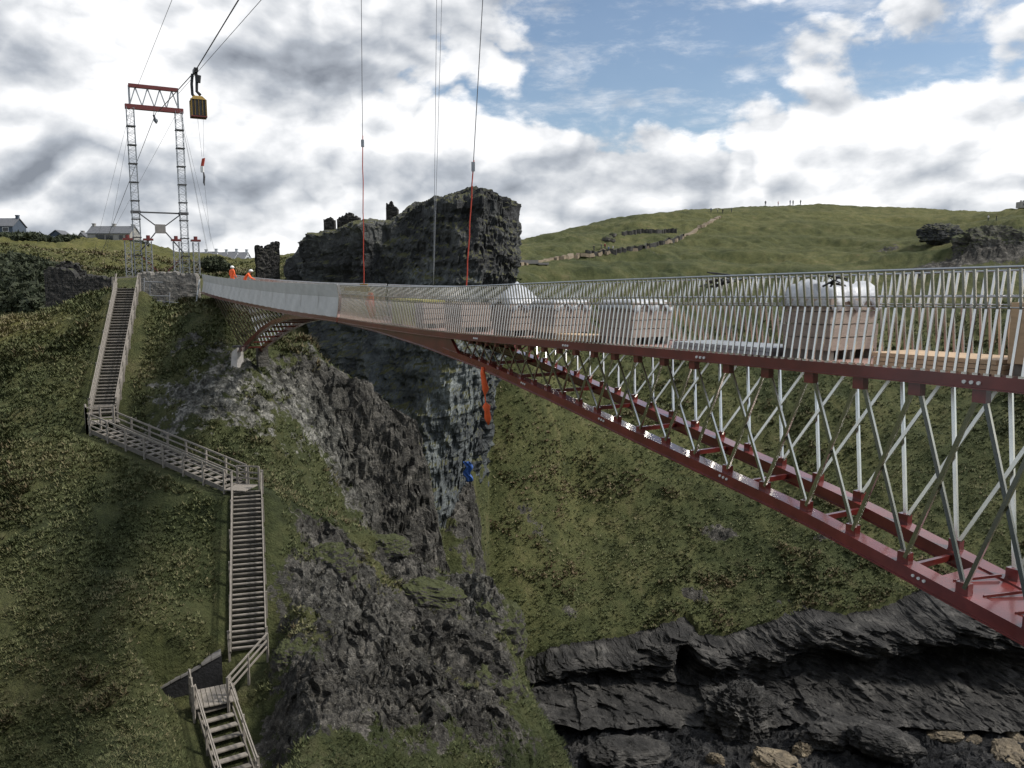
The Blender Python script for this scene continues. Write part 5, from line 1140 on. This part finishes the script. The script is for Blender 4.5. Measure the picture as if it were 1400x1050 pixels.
for z0, z1 in ((-.62*h_, -.55*h_), ): mb.hexa([cabx(i, j, z) for z in (z0, z1) for i, j in ((-1.1, -1.1), (1.1, -1.1), (1.1, 1.1), (-1.1, 1.1))])
mb.build('floor_frame', M['beam_red'], tl)
mb = MB(); mb.hexa([cabx(i, j, z) for z in (-.545*h_, .42*h_) for i, j in ((-.94, -.94), (.94, -.94), (.94, .94), (-.94, .94))]); bd = mb.build('cabin_body', M['black'], tl)
mb = MB(); mb.hexa([cabx(i, j, .425*h_) for i, j in ((-1.05, -1.05), (1.05, -1.05), (1.05, 1.05), (-1.05, 1.05))]+[cabx(i, j, .66*h_) for i, j in ((-.55, -.55), (.55, -.55), (.55, .55), (-.55, .55))]); mb.build('roof', M['yellow'], tl)
for i, j in ((-1, -1), (1, -1), (1, 1), (-1, 1)): mb = MB(); mb.bar(cabx(i, j, -.55*h_), cabx(i, j, .43*h_), .10); mb.build('corner_post', M['yellow'], tl)
for i in (-.5, 0, .5): mb = MB(); mb.bar(cabx(i, -.97, -.5*h_), cabx(i, -.97, .4*h_), .05); mb.build('slat', M['yellow'], tl)
mb = MB(); mb.hexa([cabx(-1.02, j, z) for z in (-.5*h_, .1*h_) for j in (-.9, .9)][:2]+[cabx(-.96, j, -.5*h_) for j in (.9, -.9)]+[cabx(-1.02, -.9, .1*h_), cabx(-1.02, .9, .1*h_), cabx(-.96, .9, .1*h_), cabx(-.96, -.9, .1*h_)]); mb.build('side_panel', M['yellow'], tl)
hbk = at(277, 226, tr.y)
for dx in (-3, 5): cable('hoist_line', 'thin hoist line hanging from the cableway cabin to the hook block', [at(273+dx, 160, tr.y), at(277+dx*.3, 214, tr.y)], .012, M['cable_pale'], grp='hoist lines under the cabin')
hb_ = empty('hook_block', hbk); tag(hb_, 'orange and white hook block on the hoist lines below the cabin', 'hook')
mb = MB(); mb.hexa([hbk+Vector(q)*m_*42 for q in ((-.05, -.03, -.02), (.03, -.03, -.02), (.03, .03, -.02), (-.05, .03, -.02), (.0, -.03, .2), (.08, -.03, .22), (.08, .03, .22), (.0, .03, .2))]); mb.build('cheek_plate', M['orange'], hb_)
mb = MB(); mb.box(hbk-Vector((.05, 0, .35)), (.25, .2, .5)); mb.build('ballast', M['white'], hb_)
mb = MB(); mb.tube([hbk-Vector((-.05, 0, .6)), hbk-Vector((-.1, 0, .95)), hbk-Vector((-.05, 0, 1.5)), hbk-Vector((-.1, 0, 1.75))], [.06, .1, .09, .04], 6); mb.build('hook', M['mast_dark'], hb_)
cable('hoist_line', 'thin tag line falling from the hook block behind the bridge', [hbk-Vector((-.1, 0, 1.7)), at(288, 330, tr.y+8)], .010, M['cable_pale'])
# lifting ropes with orange slings
def rope(label, top, bot, frac, o, r=.018):
    s = u_on_edge(bot[0], bot[1], o); b = BD(s, o, 1.2 if o < 1 else 1.2); b.z = at(bot[0], bot[1], b.y).z
    t = at(top[0], top[1], b.y); t = b+(t-b)*1.25; m2 = b.lerp(t, frac)
    root = empty('lifting_rope', b); tag(root, label, 'rope')
    mb = MB(); mb.tube([m2, t], r*.8, 6); mb.build('steel_rope', M['cable'], root)
    mb = MB(); pts = [b.lerp(m2, k/10)+Vector((.012*math.sin(k*2.1), 0, 0)) for k in range(11)]; mb.tube(pts, r*1.25, 6); mb.build('sling', M['orange'], root)
    mb = MB(); mb.box(b.lerp(m2, .95), (.12, .12, .3)); mb.build('shackle', M['mast'], root)
    return b
b = rope('lifting rope with a red lower sling hanging to the yellow beam at mid bridge', (494, 0), (497, 392), .43, 1.4)
yb = empty('lifting_beam', b); tag(yb, 'small yellow lifting beam at the foot of the red sling', 'beam')
mb = MB(); mb.bar(b-Vector((.9, -.4, .1)), b+Vector((.25, -.1, -.1)), .14, .16); mb.build('beam_bar', M['yellow'], yb)
mb = MB(); mb.box(b-Vector((0, 0, .05)), (.3, .3, .35)); mb.build('clamp', M['yellow'], yb)
for k in range(1): pass
mb = MB(); q = b-Vector((-.35, .3, .25)); mb.tube([q, q-Vector((.05, 0, .4)), q-Vector((-.05, 0, .9)), q-Vector((-.02, 0, 1.2))], [.10, .22, .16, .08], 8); o = mb.build('sling_bundle', M['orange']); tag(o, 'bundle of red slings hanging inside the rail at mid bridge', 'slings')
rope('slanting lifting rope with a red lower sling in front of the crag', (660, 0), (637, 391), .36, 1.9)
for dx, lb in ((0, 'left'), (7, 'right')):
    s = u_on_edge(592, 392, 2.2); bb = BD(s, 2.2, 1.35); t = at(597+dx, 0, bb.y); t = bb+(t-bb)*1.2; cable('hoist_line', 'thin grey hoist line hanging between the two red slings', [bb, t], .010, M['cable_pale'], grp='thin hoist lines between the slings')
# red slings hanging under the near bottom chord
s = u_on_edge(660, 503, .15); q = B(s, .12, cz(s)-.02)
def hang(pxs, name, label, r):
    pts = [at(x, y, q.y) for x, y in pxs]; mb = MB(); mb.tube(pts, r, 8); o = mb.build(name, M['orange_vest'], smooth=True); tag(o, label, 'sling')
hang([(660, 502), (660, 510), (662, 522), (664, 532), (663, 540), (664, 550), (665, 555), (666, 562), (667, 572), (668, 581)], 'hanging_sling', 'bright orange sling dangling below the red bottom chord', [.04, .07, .08, .10, .02, .015, .12, .08, .10, .02])

# ------------------------------------------------------------------ houses
def house(px0, px1, Y, ybase, yeave, yridge, label, wall, wins, chim, gable_front=False, depth=7.0, extra=None, grp=None, roofm='roof'):
    a = at(px0, ybase, Y); b = at(px1, ybase, Y); zb_ = a.z-1.5; ze = slope(yeave)*Y; zr = slope(yridge)*Y; w = b.x-a.x; c = Vector(((a.x+b.x)/2, Y, zb_))
    root = empty('house', c); tag(root, label, 'house', grp)
    x0, x1, y0, y1 = a.x, b.x, Y, Y+depth; ym = (y0+y1)/2; xm = (x0+x1)/2; mb = MB()
    mb.hexa([Vector(q) for q in ((x0, y0, zb_), (x1, y0, zb_), (x1, y1, zb_), (x0, y1, zb_), (x0, y0, ze), (x1, y0, ze), (x1, y1, ze), (x0, y1, ze))])
    if gable_front: mb.quad([(x0, y0, ze), (x1, y0, ze), (xm, y0, zr)]); mb.quad([(x1, y1, ze), (x0, y1, ze), (xm, y1, zr)])
    else: mb.quad([(x0, y0, ze), (x0, ym, zr), (x0, y1, ze)]); mb.quad([(x1, y0, ze), (x1, y1, ze), (x1, ym, zr)])
    mb.build('wall', wall, root)
    e = .3; t = .18; mb = MB()
    if gable_front:
        for s_, xe in ((-1, x0-e), (1, x1+e)):
            dzv = (zr-ze)/(w/2)*e; P = [(xe, y0-e, ze-dzv), (xm, y0-e, zr), (xm, y1+e, zr), (xe, y1+e, ze-dzv)]; mb.hexa([Vector(p)+Vector((0, 0, .03)) for p in P]+[Vector(p)+Vector((0, 0, .03+t)) for p in P])
    else:
        for ye in (y0-e, y1+e):
            dzv = (zr-ze)/(depth/2)*e; P = [(x0-e, ye, ze-dzv), (x1+e, ye, ze-dzv), (x1+e, ym, zr), (x0-e, ym, zr)]; mb.hexa([Vector(p)+Vector((0, 0, .03)) for p in P]+[Vector(p)+Vector((0, 0, .03+t)) for p in P])
    rf = mb.build('roof', M[roofm], root)
    for cx_, ch in chim: mb = MB(); x = x0+(x1-x0)*cx_; mb.box((x, ym, zr+ch/2-.4), (.75, .9, ch+.8)); mb.box((x, ym, zr+ch+.12), (.95, 1.1, .2)); mb.build('chimney', wall, rf, org=root.location)
    for (u0, u1, v0, v1) in wins:
        X0, X1_ = x0+w*u0, x0+w*u1; Z0, Z1_ = a.z+(ze-a.z)*v0, a.z+(ze-a.z)*v1
        mb = MB(); mb.box(((X0+X1_)/2, y0-.03, (Z0+Z1_)/2), (X1_-X0+.24, .10, Z1_-Z0+.24)); fo = mb.build('window', M['white'] if wall is not M['render_grey'] else M['coping'], root)
        mb = MB(); mb.box(((X0+X1_)/2, y0-.09, (Z0+Z1_)/2), (X1_-X0, .05, Z1_-Z0)); mb.build('pane', M['glass'], fo, org=root.location)
    return root
house(120, 178, 258, 333, 319, 309, 'large grey stone house with two chimneys on the skyline left of the crane', M['render_grey'], [(.20, .40, .1, .85), (.44, .60, .1, .8), (.75, .83, .45, .8)], [(.04, .8), (.52, .7), (.97, .5)])
house(-24, 18, 250, 323, 309, 298, 'dark blue boarded house cut off at the picture edge', M['render_blue'], [(.68, .86, .5, .85), (.3, .5, .4, .85)], [(.96, .9)])
house(66, 88, 250, 329, 323, 315, 'small black gabled hut on the skyline', M['render_blue'], [(.3, .7, .2, .8)], [], True, 5)
house(104, 119, 262, 331, 327, 318, 'little grey gabled cottage beside the large stone house', M['render_grey'], [], [(.3, .5)], True, 5)
for k in range(5):
    x0 = 264+k*14.0; house(x0, x0+13.6, 266+k*1.5, 366, 354, 345-(.8*(k % 2)), 'pale terraced house in the far row right of the crane', M['render_white'], [(.2, .42, .12, .48), (.58, .8, .12, .48), (.2, .42, .6, .9), (.58, .8, .6, .9)], [(.95, .9)], grp='pale terraced houses', depth=8)
house(335, 352, 272, 367, 360, 354, 'low pale cottage at the right end of the terrace', M['render_white'], [(.3, .6, .2, .8)], [(.1, .5)], depth=6)
# church-like tower on the far right skyline
p = skyline(1385); ct = empty('stone_tower', p); tag(ct, 'squat battlemented stone tower on the far right skyline', 'tower'); q = p.y/F
mb = MB(); mb.box((p.x, p.y, p.z+4*q), (12*q, 10*q, 8*q)); mb.build('wall', M['render_grey'], ct)
for k in range(4): mb = MB(); mb.box((p.x-5*q+k*3.3*q, p.y-4*q, p.z+8.9*q), (1.7*q, 1.5*q, 1.75*q)); mb.build('merlon', M['render_grey'], ct)
mb = MB(); mb.box((p.x-1*q, p.y-5.02*q, p.z+4.5*q), (2*q, .12*q, 3*q)); mb.build('window', M['glass'], ct)

# ------------------------------------------------------------------ shrubs
def shrub(px, py, Y, rx, rz_, label, seed, base=None, grp=None):
    r = np.random.default_rng(seed); p = at(px, py, Y); n = 1500; d = r.normal(size=(n, 3)); d /= np.linalg.norm(d, axis=1)[:, None]; rad = r.uniform(.55, 1.0, n)**.5
    lobes = 1+.35*fbm(d*1.8+seed, 3); c = d*(rad*lobes)[:, None]*np.array([rx, rx*.8, rz_]); c[:, 2] = np.abs(c[:, 2]) if base else c[:, 2]
    s = .10*max(rx, .9); a = r.normal(size=(n, 3))*s; b = r.normal(size=(n, 3))*s
    V3 = np.stack([c-a, c+b, c+a*.3-b], 1).reshape(-1, 3); root = empty('shrub', p); tag(root, label, 'shrub', grp)
    me = np_mesh('crown', V3, np.arange(n*3, dtype=np.int32).reshape(-1, 3), M['leaf'], False); o = link('crown', me, root); o['kind'] = 'stuff'
    mb = MB()
    for k in range(4): t = k*1.6; mb.tube([p-Vector((0, 0, rz_*.9)), p+Vector((math.cos(t)*rx*.3, math.sin(t)*rx*.3, 0)), p+Vector((math.cos(t)*rx*.5, math.sin(t)*rx*.5, rz_*.5))], [.12*rz_, .07*rz_, .03*rz_], 5)
    mb.build('trunk', M['wood'], root)
M['leaf'] = mat('dark_leaves', (.040, .050, .024), .8, 0, .5, 2.0)
shrub(292, 362, 105, 1.6, 1.0, 'dark round shrub between the crane masts and the workers', 1)
shrub(306, 366, 104, 1.0, .6, 'smaller dark shrub beside the round one', 2)
for k, (px, py, rx, rz_) in enumerate([(95, 328, 4.0, 1.2), (36, 326, 5.5, 1.4), (8, 326, 4.0, 1.3), (55, 328, 4, 1.0), (112, 331, 3.5, 1.0), (186, 335, 3.5, 1.0), (20, 326, 4.0, 1.2)]): shrub(px, py, 246, rx, rz_, 'dark hedge bush along the skyline field by the houses', 10+k, grp='hedge bushes by the houses')
for k, (px, py) in enumerate([(8, 372), (30, 378), (52, 385), (15, 395), (40, 402), (5, 412), (28, 416), (56, 408), (68, 372), (48, 366), (18, 358), (62, 420), (2, 385), (36, 362)]):
    p = hit(px, py, 74); shrub(px, py, p.y-.5, 2.3, 1.2, 'dark gorse bush on the bank beyond the ruined wall', 50+k, grp='gorse bushes on the bank')
p = hit(78, 331, 150); shrub(78, 331, 240, 1.6, .9, 'green garden bush in front of the black hut', 30)
p = hit(757, 330, 120)
# blue tarpaulin scrap and pale scree on the crag foot
p = at(640, 645, 78.0); mb = MB(); nu, nv = 6, 12
for i in range(nu+1):
    for j in range(nv+1): mb.v.append((p.x-.35+.7*i/nu+.15*math.sin(j*.9), p.y+.12*math.sin(i*1.7+j*1.1), p.z-1.0+2.0*j/nv))
for i in range(nu):
    for j in range(nv): a_ = i*(nv+1)+j; mb.f.append((a_, a_+nv+1, a_+nv+2, a_+1)); mb.mi.append(0)
o = mb.build('tarpaulin', M['blue'], smooth=True); o.modifiers.new('t', 'SOLIDIFY').thickness = .02; tag(o, 'strip of blue tarpaulin hanging on the dark cliff face', 'tarpaulin')
